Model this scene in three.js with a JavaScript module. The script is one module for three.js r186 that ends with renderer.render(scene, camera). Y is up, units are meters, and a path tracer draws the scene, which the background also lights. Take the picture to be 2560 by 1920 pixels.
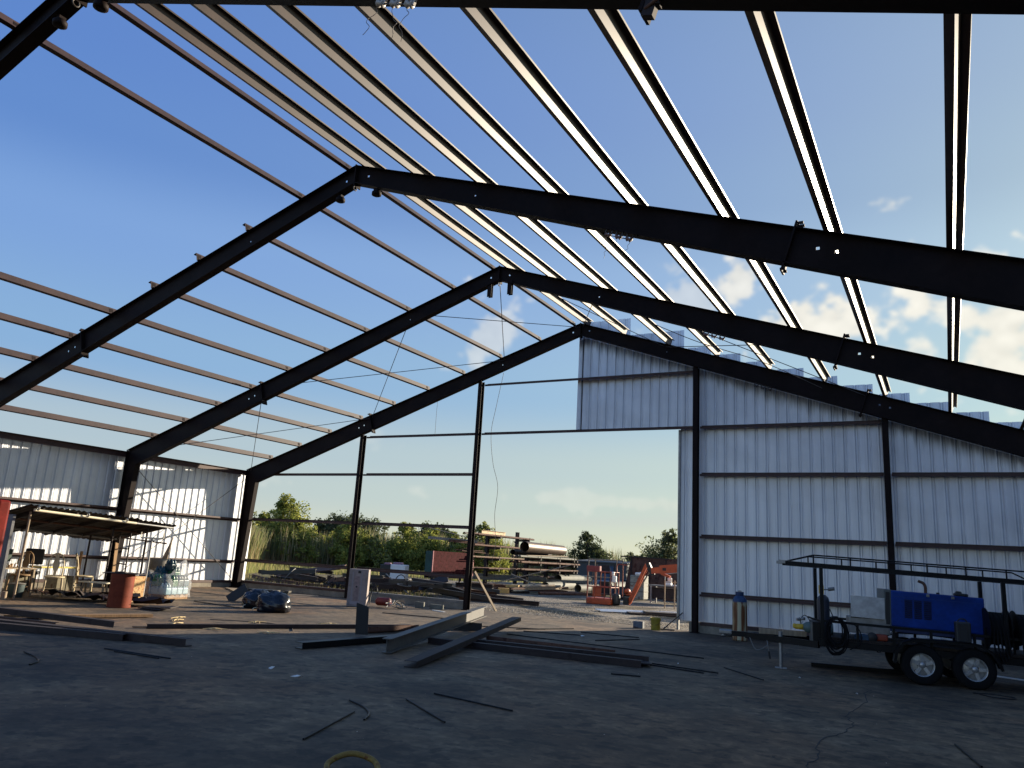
import * as THREE from 'three';
import { mergeGeometries } from 'three/addons/utils/BufferGeometryUtils.js';
import { RoundedBoxGeometry } from 'three/addons/geometries/RoundedBoxGeometry.js';

// ---------------------------------------------------------------- camera, sky, sun, exposure
const scene = new THREE.Scene();
const camera = new THREE.PerspectiveCamera(52.918, 4 / 3, 0.05, 4000);
camera.position.set(10.466, 1.8016, 23.511);
camera.up.set(0.05688623, 0.97388755, 0.21978855);
camera.lookAt(10.466 - 0.48196072, 1.8016 + 0.21958243, 23.511 - 0.84823194);

const EXPOSURE = 2.2;
const renderer = new THREE.WebGLRenderer({ antialias: true });
renderer.setSize(1024, 768);
renderer.toneMapping = THREE.LinearToneMapping;
renderer.toneMappingExposure = EXPOSURE;
renderer.shadowMap.enabled = true;

const SUN = new THREE.Vector3(1, 0.57, -2.16).normalize();
const sun = new THREE.DirectionalLight(new THREE.Color(1, 0.865, 0.67), 4.9);
sun.position.copy(SUN).multiplyScalar(80);
sun.target.position.set(0, 0, 0);
sun.castShadow = true;
sun.shadow.radius = 1;
sun.shadow.mapSize.set(4096, 4096);
Object.assign(sun.shadow.camera, { left: -45, right: 45, top: 35, bottom: -35, near: 1, far: 220 });
scene.add(sun, sun.target);

// seeded random numbers and lattice noise
function rng(seed) { let a = seed >>> 0; return () => { a = (a + 0x6D2B79F5) >>> 0; let t = a; t = Math.imul(t ^ (t >>> 15), t | 1); t ^= t + Math.imul(t ^ (t >>> 7), t | 61); return ((t ^ (t >>> 14)) >>> 0) / 4294967296; }; }
const h2 = (x, y, s) => { let n = Math.imul(x, 374761393) ^ Math.imul(y, 668265263) ^ Math.imul(s, 2246822519); n = Math.imul(n ^ (n >>> 13), 1274126177); return ((n ^ (n >>> 16)) >>> 0) / 4294967296; };
const h3 = (x, y, z, s) => h2(x + Math.imul(z, 7919), y - Math.imul(z, 104729), s);
const fade = t => t * t * (3 - 2 * t), mix = (a, b, t) => a + (b - a) * t, clamp = (x, a = 0, b = 1) => Math.min(b, Math.max(a, x)), step = (a, b, x) => fade(clamp((x - a) / (b - a)));
function vnoise(x, y, s, px = 0, py = 0) {
  const xi = Math.floor(x), yi = Math.floor(y), u = fade(x - xi), v = fade(y - yi);
  const w = (a, p) => p ? ((a % p) + p) % p : a, x0 = w(xi, px), x1 = w(xi + 1, px), y0 = w(yi, py), y1 = w(yi + 1, py);
  return mix(mix(h2(x0, y0, s), h2(x1, y0, s), u), mix(h2(x0, y1, s), h2(x1, y1, s), u), v);
}
function fbm(x, y, s, oct = 5, px = 0, py = 0) { let a = 0, w = 0.5, n = 0; for (let o = 0; o < oct; o++) { a += w * vnoise(x, y, s + o, px, py); n += w; w *= 0.5; x *= 2; y *= 2; px *= 2; py *= 2; } return a / n; }
function vnoise3(x, y, z, s) {
  const xi = Math.floor(x), yi = Math.floor(y), zi = Math.floor(z), u = fade(x - xi), v = fade(y - yi), w = fade(z - zi);
  const f = k => mix(mix(h3(xi, yi, zi + k, s), h3(xi + 1, yi, zi + k, s), u), mix(h3(xi, yi + 1, zi + k, s), h3(xi + 1, yi + 1, zi + k, s), u), v);
  return mix(f(0), f(1), w);
}
function fbm3(x, y, z, s, oct) { let a = 0, w = 0.5, n = 0; for (let o = 0; o < oct; o++) { a += w * vnoise3(x, y, z, s + o); n += w; w *= 0.5; x *= 2.03; y *= 2.03; z *= 2.03; } return a / n; }

// the sky: late-afternoon blue fading to a pale warm horizon, whiter towards the sun, with a few low clouds
{
  const W = 2048, H = 1024, px = new Float32Array(W * H * 4), D = Math.PI / 180;
  const stops = [[-90, .34, .33, .29], [-6, .52, .53, .47], [0, .62, .63, .54], [4, .46, .56, .61], [6.5, .40, .52, .63], [12, .215, .40, .69], [20, .165, .33, .70], [26, .088, .228, .61], [32, .075, .205, .60], [45, .062, .18, .53], [90, .052, .155, .44]];
  const clouds = [[-9.5, 16.8, 2.7, 2.3, 1], [-4.0, 17.4, 3.6, 2.6, 1], [-11.8, 20.2, 1.7, 1.7, .85], [-1.8, 14.6, 2.6, 1.4, .9], [4.2, 14.6, 2.8, 3.0, 1], [9, 13, 4, 3, .9], [-31.4, 16.2, 1.7, 1.5, .5], [-16.5, 19.4, 2, 1.4, .45], [-22, 4.4, 9, .45, .22], [-40, 8.2, 1.0, .5, .15], [38, 15, 6, 3, .9], [70, 12, 9, 3, .8], [120, 14, 8, 3, .7], [160, 10, 9, 3, .7], [-120, 12, 8, 3, .5], [-160, 14, 7, 3, .6]];
  for (let j = 0; j < H; j++) for (let i = 0; i < W; i++) {
    const el = ((j + 0.5) / H - 0.5) * 180, ph = ((i + 0.5) / W - 0.5) * 2 * Math.PI;
    const x = Math.cos(el * D) * Math.cos(ph), z = Math.cos(el * D) * Math.sin(ph), y = Math.sin(el * D);
    let k = 0; while (k < stops.length - 2 && el > stops[k + 1][0]) k++;
    const a = stops[k], b = stops[k + 1], t = fade(clamp((el - a[0]) / (b[0] - a[0])));
    let r = mix(a[1], b[1], t), g = mix(a[2], b[2], t), bl = mix(a[3], b[3], t);
    const cg = clamp(x * SUN.x + y * SUN.y + z * SUN.z, -1, 1), gam = Math.acos(cg) / D, back = cg < 0 ? cg * cg : 0; r = r * (1 + .6 * back) + .14 * back; g = g * (1 + .6 * back) + .17 * back; bl = bl * (1 + .6 * back) + .12 * back;
    const glow = Math.exp(-gam / 31), glow2 = Math.exp(-gam * gam / 90);
    r += .61 * glow + .9 * glow2; g += .60 * glow + .8 * glow2; bl += .10 * glow + .7 * glow2;
    if (el > 0) {
      const az = Math.atan2(x, -z) / D; let c = 0;
      const n = fbm3(x * 17 + 4, y * 24, z * 17, 11, 6), n2 = fbm3(x * 60, y * 80, z * 60, 31, 5);
      for (const [ca, ce, wa, we, m] of clouds) { let da = az - ca; da -= 360 * Math.round(da / 360); const q = (da / wa) ** 2 + ((el - ce) / we) ** 2; if (q < 9) c = Math.max(c, m * step(-.02, .34, .95 * Math.exp(-q * .75) + (n - .5) * 1.9 + (n2 - .5) * 1.1 - .40)); }
      c = clamp(c) * .88;
      const lit = 1.0 + 0.40 * (n2 - .5);
      r = mix(r, .90 * lit + .10 * glow, c); g = mix(g, .86 * lit + .09 * glow, c); bl = mix(bl, .76 * lit + .06 * glow, c);
    }
    const o = 4 * (j * W + i); px[o] = r / EXPOSURE; px[o + 1] = g / EXPOSURE; px[o + 2] = bl / EXPOSURE; px[o + 3] = 1;
  }
  const t = new THREE.DataTexture(px, W, H, THREE.RGBAFormat, THREE.FloatType);
  t.mapping = THREE.EquirectangularReflectionMapping; t.magFilter = THREE.LinearFilter; t.minFilter = THREE.LinearFilter; t.needsUpdate = true;
  scene.background = t; scene.environment = t;
}

// ---------------------------------------------------------------- helpers
const V = (x, y, z) => new THREE.Vector3(x, y, z);
const RGB = (r, g, b) => new THREE.Color().setRGB(r, g, b);
function dataTex(size, fn, srgb = true, sy = size) {
  const d = new Uint8Array(size * sy * 4);
  for (let j = 0; j < sy; j++) for (let i = 0; i < size; i++) { const c = fn(i / size, j / sy), o = 4 * (j * size + i); for (let k = 0; k < 3; k++) d[o + k] = clamp(c[k]) * 255; d[o + 3] = 255; }
  const t = new THREE.DataTexture(d, size, sy); t.wrapS = t.wrapT = THREE.RepeatWrapping; t.magFilter = THREE.LinearFilter; t.minFilter = THREE.LinearMipmapLinearFilter; t.generateMipmaps = true;
  if (srgb) t.colorSpace = THREE.SRGBColorSpace; t.needsUpdate = true; return t;
}
const rep = (t, s) => { const c = t.clone(); c.repeat.set(1 / s, 1 / s); c.needsUpdate = true; return c; };
// grime: mottled brightness with scattered darker rust spots, 2 m tile
const grimeT = dataTex(512, (u, v) => { const n = fbm(u * 8, v * 8, 3, 5, 8, 8), m = fbm(u * 30, v * 30, 9, 3, 30, 30), k = 0.66 + 0.34 * n + 0.22 * (m - .5), s = step(.60, .72, fbm(u * 14, v * 14, 21, 4, 14, 14)); return [k * mix(1, .78, s), k * mix(1, .62, s), k * mix(1, .55, s)]; });
const grime = rep(grimeT, 2);
const cleanT = dataTex(512, (u, v) => { const n = fbm(u * 6, v * 6, 403, 5, 6, 6), m = fbm(u * 40, v * 40, 409, 3, 40, 40), k = .80 + .26 * (n - .5) + .14 * (m - .5); return [k, k * .99, k * .97]; });
const clean = rep(cleanT, 2.3);
const bumpT = dataTex(512, (u, v) => { const n = fbm(u * 24, v * 24, 5, 5, 24, 24); return [n, n, n]; }, false);
const woodT = dataTex(512, (u, v) => { const g = fbm(u * 60 + 2 * fbm(u * 4, v * 2, 8, 3, 4, 2), v * 3, 14, 4, 60, 3), f = fbm(u * 6, v * 2, 4, 3, 6, 2), k = .55 + .5 * g * .7 + .25 * f; return [k, k * .94, k * .86]; });
const mat = (c, o = {}) => new THREE.MeshStandardMaterial({ color: RGB(...c), roughness: 0.7, ...o });
const M = {
  frame: new THREE.MeshPhysicalMaterial({ color: RGB(.021, .012, .011), roughness: .65, specularIntensity: .25, map: clean }),
  purlin: mat([.088, .052, .044], { roughness: .42, map: clean }),
  girt: mat([.10, .046, .038], { roughness: .6, map: clean }),
  plate: mat([.10, .085, .075], { roughness: .6, map: grime }),
  bolt: mat([.30, .30, .29], { roughness: .45, metalness: .7 }),
  rust: mat([.16, .075, .045], { roughness: .85, map: grime, bumpMap: rep(bumpT, 1), bumpScale: .002 }),
  darkrust: mat([.034, .019, .016], { roughness: .75, map: grime }),
  steel: mat([.30, .29, .27], { roughness: .55, metalness: .25, map: clean }),
  galv: mat([.46, .47, .48], { roughness: .42, metalness: .6, map: clean }),
  black: mat([.012, .012, .013], { roughness: .5 }),
  blackpaint: new THREE.MeshPhysicalMaterial({ color: RGB(.008, .0085, .010), roughness: .45, specularIntensity: .45, map: clean }),
  rubber: new THREE.MeshPhysicalMaterial({ color: RGB(.010, .010, .0105), roughness: .9, specularIntensity: .3 }),
  porcelain: mat([.55, .50, .44], { roughness: .35 }),
  wire: mat([.06, .05, .045], { roughness: .6 }),
  wood: mat([.40, .27, .15], { roughness: .8, map: rep(woodT, .5) }),
  greywood: mat([.42, .37, .30], { roughness: .85, map: rep(woodT, .5) }),
  concrete: mat([.40, .36, .29], { roughness: .9, map: rep(cleanT, 1.1), bumpMap: rep(bumpT, .8), bumpScale: .004 }),
  orange: mat([.60, .105, .028], { roughness: .5, map: clean }),
  redpaint: mat([.30, .045, .04], { roughness: .7, map: grime }),
  blue: new THREE.MeshPhysicalMaterial({ color: RGB(.004, .060, .40), roughness: .42, specularIntensity: .45, map: clean }),
  bluesteel: mat([.045, .12, .22], { roughness: .6, map: clean }),
  yellow: mat([.62, .40, .03], { roughness: .5 }),
  cream: mat([.78, .70, .50], { roughness: .55 }),
  white: mat([.75, .74, .70], { roughness: .55 }),
  pipe: mat([.23, .235, .20], { roughness: .75, map: clean }),
};
// uv in metres from the dominant side of each face
function uvM(g) {
  const p = g.attributes.position, n = g.attributes.normal, uv = new Float32Array(p.count * 2);
  for (let i = 0; i < p.count; i++) {
    const ax = Math.abs(n.getX(i)), ay = Math.abs(n.getY(i)), az = Math.abs(n.getZ(i)), x = p.getX(i), y = p.getY(i), z = p.getZ(i);
    const [a, b] = ay >= ax && ay >= az ? [x, z] : ax >= az ? [z, y] : [x, y];
    uv[2 * i] = a; uv[2 * i + 1] = b;
  }
  g.setAttribute('uv', new THREE.BufferAttribute(uv, 2)); return g;
}
const strip = g => { if (g.index) g = g.toNonIndexed(); for (const k of Object.keys(g.attributes)) if (!['position', 'normal', 'uv', 'color'].includes(k)) g.deleteAttribute(k); return g; };
const join = list => { const l = list.flat(9).filter(Boolean).map(strip); return l.length === 1 ? l[0] : mergeGeometries(l); };
function mesh(name, geo, m, parent = scene, keepUV = false) {
  let g = Array.isArray(geo) ? join(geo) : geo; if (!keepUV) g = uvM(g);
  const o = new THREE.Mesh(g, m); o.name = name; o.castShadow = o.receiveShadow = true; parent.add(o); return o;
}
const taken = new Map();
const numbered = n => { const k = taken.get(n) ?? 0; taken.set(n, k + 1); return k ? `${n}_${String(k).padStart(3, '0')}` : n; };
function tag(o, label, category, group, kind) { if (o.parent === scene || !o.parent) o.name = numbered(o.name); o.userData = { label, category }; o.userData.kind = kind ?? 'thing'; if (group) o.userData.group = group; return o; }
function thing(name, label, category, pos = [0, 0, 0], turn = 0, group) { const o = new THREE.Group(); o.name = name; scene.add(o); o.position.set(...pos); o.rotation.y = turn; return tag(o, label, category, group); }
const one = (name, geo, m, label, category, group, keepUV) => tag(mesh(name, geo, m, scene, keepUV), label, category, group);
const struct = (name, geo, m, label, keepUV) => { const o = mesh(name, geo, m, scene, keepUV); o.userData = { kind: 'structure', label }; return o; };
// geometry
const box = (w, h, d, x = 0, y = 0, z = 0, rx = 0, ry = 0, rz = 0) => { const g = new THREE.BoxGeometry(w, h, d); if (rx || ry || rz) g.applyMatrix4(new THREE.Matrix4().makeRotationFromEuler(new THREE.Euler(rx, ry, rz))); return g.translate(x, y, z); };
const rbox = (w, h, d, x = 0, y = 0, z = 0, r = .01, seg = 2) => new RoundedBoxGeometry(w, h, d, seg, r).translate(x, y, z);
function frameM(p, q, up = V(0, 1, 0)) { const z = q.clone().sub(p).normalize(); let u = up; if (Math.abs(z.dot(u)) > .99) u = V(1, 0, 0); const x = u.clone().cross(z).normalize(), y = z.clone().cross(x); return new THREE.Matrix4().makeBasis(x, y, z).setPosition(p); }
const A3 = a => a.isVector3 ? a : V(...a);
// a closed outline pts [[x,y]..] swept straight from p to q (x sideways, y towards up)
function sweep(pts, p, q, up, holes) { p = A3(p); q = A3(q); const s = new THREE.Shape(pts.map(a => new THREE.Vector2(...a))); const g = new THREE.ExtrudeGeometry(s, { depth: p.distanceTo(q), bevelEnabled: false }); return g.applyMatrix4(frameM(p, q, up && A3(up))); }
const rect = (w, h) => [[-w / 2, -h / 2], [w / 2, -h / 2], [w / 2, h / 2], [-w / 2, h / 2]];
const bar = (p, q, w, h, up) => sweep(rect(w, h), p, q, up);
const rod = (p, q, r, seg = 8) => { p = A3(p); q = A3(q); return new THREE.CylinderGeometry(r, r, p.distanceTo(q), seg).rotateX(Math.PI / 2).translate(0, 0, p.distanceTo(q) / 2).applyMatrix4(frameM(p, q)); };
const pipeG = (p, q, r, t = .012, seg = 28) => { p = A3(p); q = A3(q); const L = p.distanceTo(q); return new THREE.LatheGeometry([[r - t, 0], [r, 0], [r, L], [r - t, L], [r - t, 0]].map(a => new THREE.Vector2(...a)), seg).rotateX(Math.PI / 2).applyMatrix4(frameM(p, q)); };
const tube = (pts, r, seg = 6, n = 0, closed = false) => new THREE.TubeGeometry(new THREE.CatmullRomCurve3(pts.map(A3), closed), n || pts.length * 8, r, seg, closed);
const lathe = (pts, seg = 28) => new THREE.LatheGeometry(pts.map(a => new THREE.Vector2(...a)), seg);
const polyline = (pts, r) => pts.slice(1).map((q, i) => rod(pts[i], q, r));
const flat = (pts, h, y = 0) => new THREE.ExtrudeGeometry(new THREE.Shape(pts.map(a => new THREE.Vector2(a[0], -a[1]))), { depth: h, bevelEnabled: false }).rotateX(-Math.PI / 2).translate(0, y, 0);
const iSec = (b, h, tf = .014, tw = .012) => [[-b / 2, -h / 2], [b / 2, -h / 2], [b / 2, -h / 2 + tf], [tw / 2, -h / 2 + tf], [tw / 2, h / 2 - tf], [b / 2, h / 2 - tf], [b / 2, h / 2], [-b / 2, h / 2], [-b / 2, h / 2 - tf], [-tw / 2, h / 2 - tf], [-tw / 2, -h / 2 + tf], [-b / 2, -h / 2 + tf]];
const cSec = (b, h, t = .008) => [[0, 0], [b, 0], [b, t], [t, t], [t, h - t], [b, h - t], [b, h], [0, h]].map(([x, y]) => [x - b / 2, y - h / 2]);
const zSec = (b, h, t = .008) => [[0, 0], [0, h], [b, h], [b, h - .022], [b - t, h - .022], [b - t, h - t], [t, h - t], [t, 0], [t - b, 0], [t - b, .022], [t - b + t, .022], [t - b + t, t], [0, t]];

// ---------------------------------------------------------------- the steel building
const RIDGE = 9.694, SLOPE = 0.3267, ANG = Math.atan(SLOPE), EAVE = 15.05;
const roofY = x => RIDGE - SLOPE * Math.abs(x), depthAt = x => 0.40 + 0.30 * Math.abs(x) / 14.5;
const FRAMES = [0.55, 6.1, 12.2, 18.3, 24.4];
const ORD = ['end wall', 'second', 'third', 'fourth', 'fifth'];

// concrete floor: slab with mottled stains (fine tile) and large irregular oil, rust and worn patches (vertex colours)
{
  const T = dataTex(2048, (u, v) => {
    const fine = fbm(u * 96, v * 96, 41, 4, 96, 96), mid = fbm(u * 20, v * 26, 51, 5, 20, 26), str = fbm(u * 16, v * 60, 61, 4, 16, 60), fl = fbm(u * 44, v * 52, 71, 3, 44, 52);
    let k = .60 + .20 * (mid - .5) + .22 * (fine - .5) + .16 * (str - .5);
    const scuff = step(.56, .68, fl) * .10, dk = step(.55, .70, fbm(u * 30, v * 34, 81, 4, 30, 34)) * .16, pit = step(.72, .80, fine) * .2;
    k = k + scuff - dk - pit; const w = fbm(u * 9, v * 9, 91, 3, 9, 9);
    return [k * (.98 + .08 * w), k * .98, k * (1.03 - .09 * w)];
  });
  const B = dataTex(1024, (u, v) => { const n = .6 * fbm(u * 60, v * 60, 43, 5, 60, 60) + .4 * fbm(u * 20, v * 26, 51, 4, 20, 26); return [n, n, n]; }, false);
  const m = new THREE.MeshStandardMaterial({ color: RGB(.455, .345, .185), map: rep(T, 5.6), bumpMap: rep(B, 5.1), bumpScale: .005, roughness: .80, vertexColors: true });
  const x0 = -15.2, x1 = 15.2, z0 = -.12, z1 = 30, nx = 240, nz = 240, g = new THREE.PlaneGeometry(x1 - x0, z1 - z0, nx, nz).rotateX(-Math.PI / 2).translate((x0 + x1) / 2, 0, (z0 + z1) / 2);
  const p = g.attributes.position, c = new Float32Array(p.count * 3);
  for (let i = 0; i < p.count; i++) {
    const x = p.getX(i), z = p.getZ(i), a = fbm(x * .35, z * .35, 7, 5), b = fbm(x * .9 + 9, z * .9, 17, 5), r = fbm(x * .5 - 20, z * .5, 27, 5), s = fbm(x * 1.7, z * .6, 37, 4);
    let k = .78 + .75 * (a - .5) + .55 * (b - .5) + .35 * (s - .5) + .16 * step(.56, .66, fbm(x * 2.2 + 70, z * 1.6, 57, 4)) * step(.45, .6, b); k *= 1 - .45 * step(.56, .68, fbm(x * .7 + 50, z * .7, 47, 5));
    const rs = step(.50, .66, r) * .5, wm = step(-2, -9, x) * .25;
    c[3 * i] = k * (1 + .10 * rs + wm * .3); c[3 * i + 1] = k * (1 - .16 * rs); c[3 * i + 2] = k * (1.02 - .34 * rs - wm * .3);
  }
  g.setAttribute('color', new THREE.BufferAttribute(c, 3));
  struct('floor', g, m, 'stained grey concrete floor slab of the open steel building');
  { const pts = [[9.2, 8.57], [9.16, 9.1], [9.27, 9.9], [9.2, 10.8], [9.16, 11.67], [9.3, 12.2], [9.25, 12.9], [9.08, 13.5], [9.12, 14.08], [9.2, 14.5], [9.12, 14.9], [9.26, 15.3]], r = rng(88), q = []; for (let i = 0; i < pts.length - 1; i++) for (let k = 0; k < 5; k++) q.push([mix(pts[i][0], pts[i + 1][0], k / 5) + (r() - .5) * .05, mix(pts[i][1], pts[i + 1][1], k / 5)]); const L = q.map(([x, z]) => [x - .004 - r() * .006, z]), R = q.map(([x, z]) => [x + .004 + r() * .006, z]).reverse(); struct('floor_crack', flat([...L, ...R], .002, .002), mat([.05, .045, .04], { roughness: 1 }), 'thin dark crack running through the concrete floor'); }
  struct('slab_edge', [box(6.9, .14, .05, 0, -.075, -.15), box(30.4, .14, .05, 0, -.075, 30.03)], M.concrete, 'concrete edge of the floor slab');
}

// rigid frames: two tapered rafters and two tapered columns, each of web and flanges; square bolt slots cut through the web
function webShape(pts, holes) {
  const s = new THREE.Shape(pts.map(a => new THREE.Vector2(...a)));
  for (const [x, y, w] of holes) { const h = new THREE.Path(); h.moveTo(x - w, y - w); h.lineTo(x - w, y + w); h.lineTo(x + w, y + w); h.lineTo(x + w, y - w); s.holes.push(h); }
  return new THREE.ExtrudeGeometry(s, { depth: .012, bevelEnabled: false }).translate(0, 0, -.006);
}
function rafterGeo(s) {
  const yk = 4.25, xk = 14.45, holes = [.30, 3.0, 9.05, 9.30].map((x, i) => [s * x, roofY(x) - (i < 1 ? .18 : .24 + .01 * i), i === 1 ? .016 : .024]);
  const pts = [[0, RIDGE - .012], [s * EAVE, roofY(EAVE) - .012], [s * EAVE, yk], [s * xk, yk], [0, RIDGE - .40]];
  if (s < 0) pts.reverse();
  return [webShape(pts, holes),
    bar([0, RIDGE - .006, 0], [s * (EAVE + .01), roofY(EAVE + .01) - .006, 0], .20, .012, [0, 1, 0]),
    bar([0, RIDGE - .40, 0], [s * xk, yk + .006, 0], .20, .014, [0, 1, 0]),
    ...[4.6, 12.2].map(x => bar([s * x, roofY(x) - .02, 0], [s * (x - .1), roofY(x) - depthAt(x) + .03, 0], .01, .19, [1, 0, 0]))];
}
function columnGeo(s) {
  const yk = 4.25, pts = [[s * EAVE, .02], [s * EAVE, yk], [s * 14.45, yk], [s * 14.75, .02]]; if (s < 0) pts.reverse();
  return [webShape(pts, []), bar([s * EAVE, .02, 0], [s * EAVE, roofY(EAVE) - .02, 0], .014, .20, [0, 0, 1]), bar([s * 14.75, .02, 0], [s * 14.45, yk, 0], .014, .20, [0, 0, 1]), box(.46, .02, .26, s * 14.9, .011, 0)];
}
function spliceGeo(s) {
  const x = 8.75, nx = Math.sin(ANG) * s, t = [s * Math.cos(ANG), -Math.sin(ANG)], top = V(s * x + nx * .10, roofY(x) + .09, 0), bot = V(s * (x - .21), roofY(x) - depthAt(x) - .09, 0);
  return [bar(top, bot, .20, .03, [s, 0, 0])];
}
const rg = { 1: join(rafterGeo(1)), '-1': join(rafterGeo(-1)) }, cg = { 1: join(columnGeo(1)), '-1': join(columnGeo(-1)) }, sg = { 1: join(spliceGeo(1)), '-1': join(spliceGeo(-1)) };
const apexG = join([box(.026, .50, .20, 0, RIDGE - .235, 0)]);
const cleatG = {}; for (const s of [1, -1]) cleatG[s] = box(.012, .17, .10, 0, .09, 0, 0, 0, -s * ANG);
const PX = [.24, ...Array.from({ length: 9 }, (_, i) => 1.535 * (i + 1))];
const boltG = new THREE.CylinderGeometry(.018, .018, .06, 6).rotateZ(Math.PI / 2);
FRAMES.forEach((z, k) => {
  const f = thing('rigid_frame', ['dark steel gable frame standing in the half sheeted end wall', 'dark steel gable frame with two stub posts hanging under its ridge', 'dark steel gable frame with round lamp caps under its ridge', 'dark steel gable frame carrying white porcelain insulators', 'dark steel gable frame above the open rear of the building'][k], 'steel frame', [0, 0, z]);
  for (const s of [1, -1]) {
    mesh('rafter', rg[s].clone(), M.frame, f); mesh('column', cg[s].clone(), M.frame, f); const sp = mesh('splice_plate', sg[s].clone(), M.frame, f);
    for (const dz of [-.06, .06]) for (const [x, y] of [[8.83, roofY(8.75) + .06], [8.56, roofY(8.75) - depthAt(8.75) - .05]]) { const b = mesh('bolt', boltG.clone().scale(1.3, 1.3, 1.3), M.darkrust, sp); b.position.set(s * x, y, dz); }
    for (const x of PX) { const c = mesh('cleat', cleatG[s].clone(), M.frame, f); c.position.set(s * (x + .03), roofY(x), .04); }
  }
  mesh('apex_plate', apexG.clone(), M.frame, f);
  mesh('apex_ring', new THREE.TorusGeometry(.05, .012, 6, 14).rotateY(Math.PI / 2).translate(0, RIDGE - .52, .05), M.plate, f);
  if (k === 1) for (const s of [-.29, .35]) mesh('stub_post', [sweep(iSec(.13, .10, .010, .010), [s, RIDGE - .44, .02], [s, RIDGE - .86, .02], [0, 0, 1])], M.frame, f);
  if (k === 2 || k === 3) for (const s of [-.42, .56]) mesh('lamp_cap', [lathe([[0, 0], [.07, 0], [.10, -.03], [.10, -.09], [.06, -.11], [0, -.11]], 14).translate(s, RIDGE - .50 - Math.abs(s) * .3, .0), box(.10, .05, .10, s, RIDGE - .48 - Math.abs(s) * .3, 0)], M.frame, f);
});

// purlins: Z sections bolted over the rafters, one length for each bay
{
  const geos = new Map();
  for (let b = 0; b < 4; b++) for (const s of [1, -1]) PX.forEach((x, i) => {
    if (s < 0 && b === 2 && i >= 2 && i <= 4) return;   // taken down already
    const z0 = FRAMES[b] - (b ? .12 : .14), z1 = FRAMES[b + 1] + .12, key = s + '|' + b;
    if (!geos.has(key)) { const pts = zSec(.082, .21).map(([u, v]) => [-u * s, v]); if (s > 0) pts.reverse(); geos.set(key, [sweep(pts, [0, 0, z1], [0, 0, z0], [0, 1, 0]).applyMatrix4(new THREE.Matrix4().makeRotationZ(-s * ANG))]); }
    const o = mesh('purlin', geos.get(key)[0].clone(), M.purlin); o.position.set(s * x, roofY(x) + (i % 2 ? .003 : 0) + (b % 2 ? .004 : 0), 0);
    tag(o, `${['ridge', 'first', 'second', 'third', 'fourth', 'fifth', 'sixth', 'seventh', 'eighth', 'lowest'][i]} steel purlin ${i ? 'down from the ridge' : ''} on the ${s > 0 ? 'sheeted' : 'open'} half, ${['end to second', 'second to third', 'third to fourth', 'fourth to fifth'][b]} frame`.replace('  ', ' '), 'purlin', `purlins ${s > 0 ? 'over the sheeted half' : 'over the open half'}, bay ${['one', 'two', 'three', 'four'][b]}`);
  });
  for (const s of [1, -1]) for (let b = 0; b < 4; b++) {
    const z0 = FRAMES[b] + .005, z1 = FRAMES[b + 1] - .005;
    const g = [bar([s * 15.12, 4.62, z0], [s * 15.12, 4.62, z1], .10, .17), bar([s * 15.10, 4.715, z0], [s * 15.10, 4.715, z1], .20, .012)];
    one('eave_strut', g, M.girt, s > 0 ? 'brown steel eave strut along the top of the shaded side wall' : 'brown steel eave strut along the top of the sunlit side wall', 'eave strut', s > 0 ? 'eave struts of the shaded side wall' : 'eave struts of the sunlit side wall');
  }
}

// ribbed sheet metal cladding; every sheet is a part
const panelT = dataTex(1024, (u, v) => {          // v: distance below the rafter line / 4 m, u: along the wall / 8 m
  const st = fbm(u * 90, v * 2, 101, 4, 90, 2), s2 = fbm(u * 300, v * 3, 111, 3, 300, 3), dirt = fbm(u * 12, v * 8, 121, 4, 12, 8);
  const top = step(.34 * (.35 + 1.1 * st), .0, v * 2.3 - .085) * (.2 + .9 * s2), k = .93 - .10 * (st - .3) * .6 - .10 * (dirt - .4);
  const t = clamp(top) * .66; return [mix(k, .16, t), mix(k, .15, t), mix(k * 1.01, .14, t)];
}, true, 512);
const panelM = new THREE.MeshStandardMaterial({ color: RGB(.84, .86, .88), map: panelT, roughness: .44, metalness: .50 });
// cross-section of one sheet, 0.914 m cover: three high ribs (outward, -d) and two faint stiffeners between
function sheetProfile(w = .914) {
  const pts = []; for (let r = 0; r < 3; r++) { const c = .1524 + r * .3048; for (const [a, d] of [[-.1, 0], [-.092, -.004], [-.072, -.004], [-.064, 0], [-.046, 0], [-.016, -.035], [.016, -.035], [.046, 0], [.064, 0], [.072, -.004], [.092, -.004], [.1, 0]]) pts.push([c + a, d]); }
  pts.unshift([-.012, 0]); pts.push([.926, 0]); return pts;
}
function sheetGeo(y0, y1, vTop, s0, w) {        // local: s along the wall, y up, d out of the building; vTop(s): grime line height
  const pr = sheetProfile(w), pos = [], uv = [], idx = [], rows = [() => y0, l => mix(y0, Math.min(l, y1), .5), l => Math.max(y0, Math.min(l, y1) - .9), l => Math.min(l, y1) - .02, l => Math.min(l + .02, y1), () => y1], ny = rows.length - 1;
  rows.forEach((f, j) => { for (const [s, d] of pr) { const l = vTop(s0 + s), y = f(l); pos.push(s, y, d); uv.push((s0 + s) / 8, j > 3 && l < y1 ? .70 + (j - 4) * .12 : clamp((l - y) / 4 + .05, .03, .985)); } });
  const n = pr.length; for (let j = 0; j < ny; j++) for (let i = 0; i < n - 1; i++) { const a = j * n + i; idx.push(a, a + 1, a + n + 1, a, a + n + 1, a + n); }
  const g = new THREE.BufferGeometry(); g.setAttribute('position', new THREE.Float32BufferAttribute(pos, 3)); g.setAttribute('uv', new THREE.Float32BufferAttribute(uv, 2)); g.setIndex(idx);
  const f = g.toNonIndexed(); f.computeVertexNormals(); return f;
}
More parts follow.
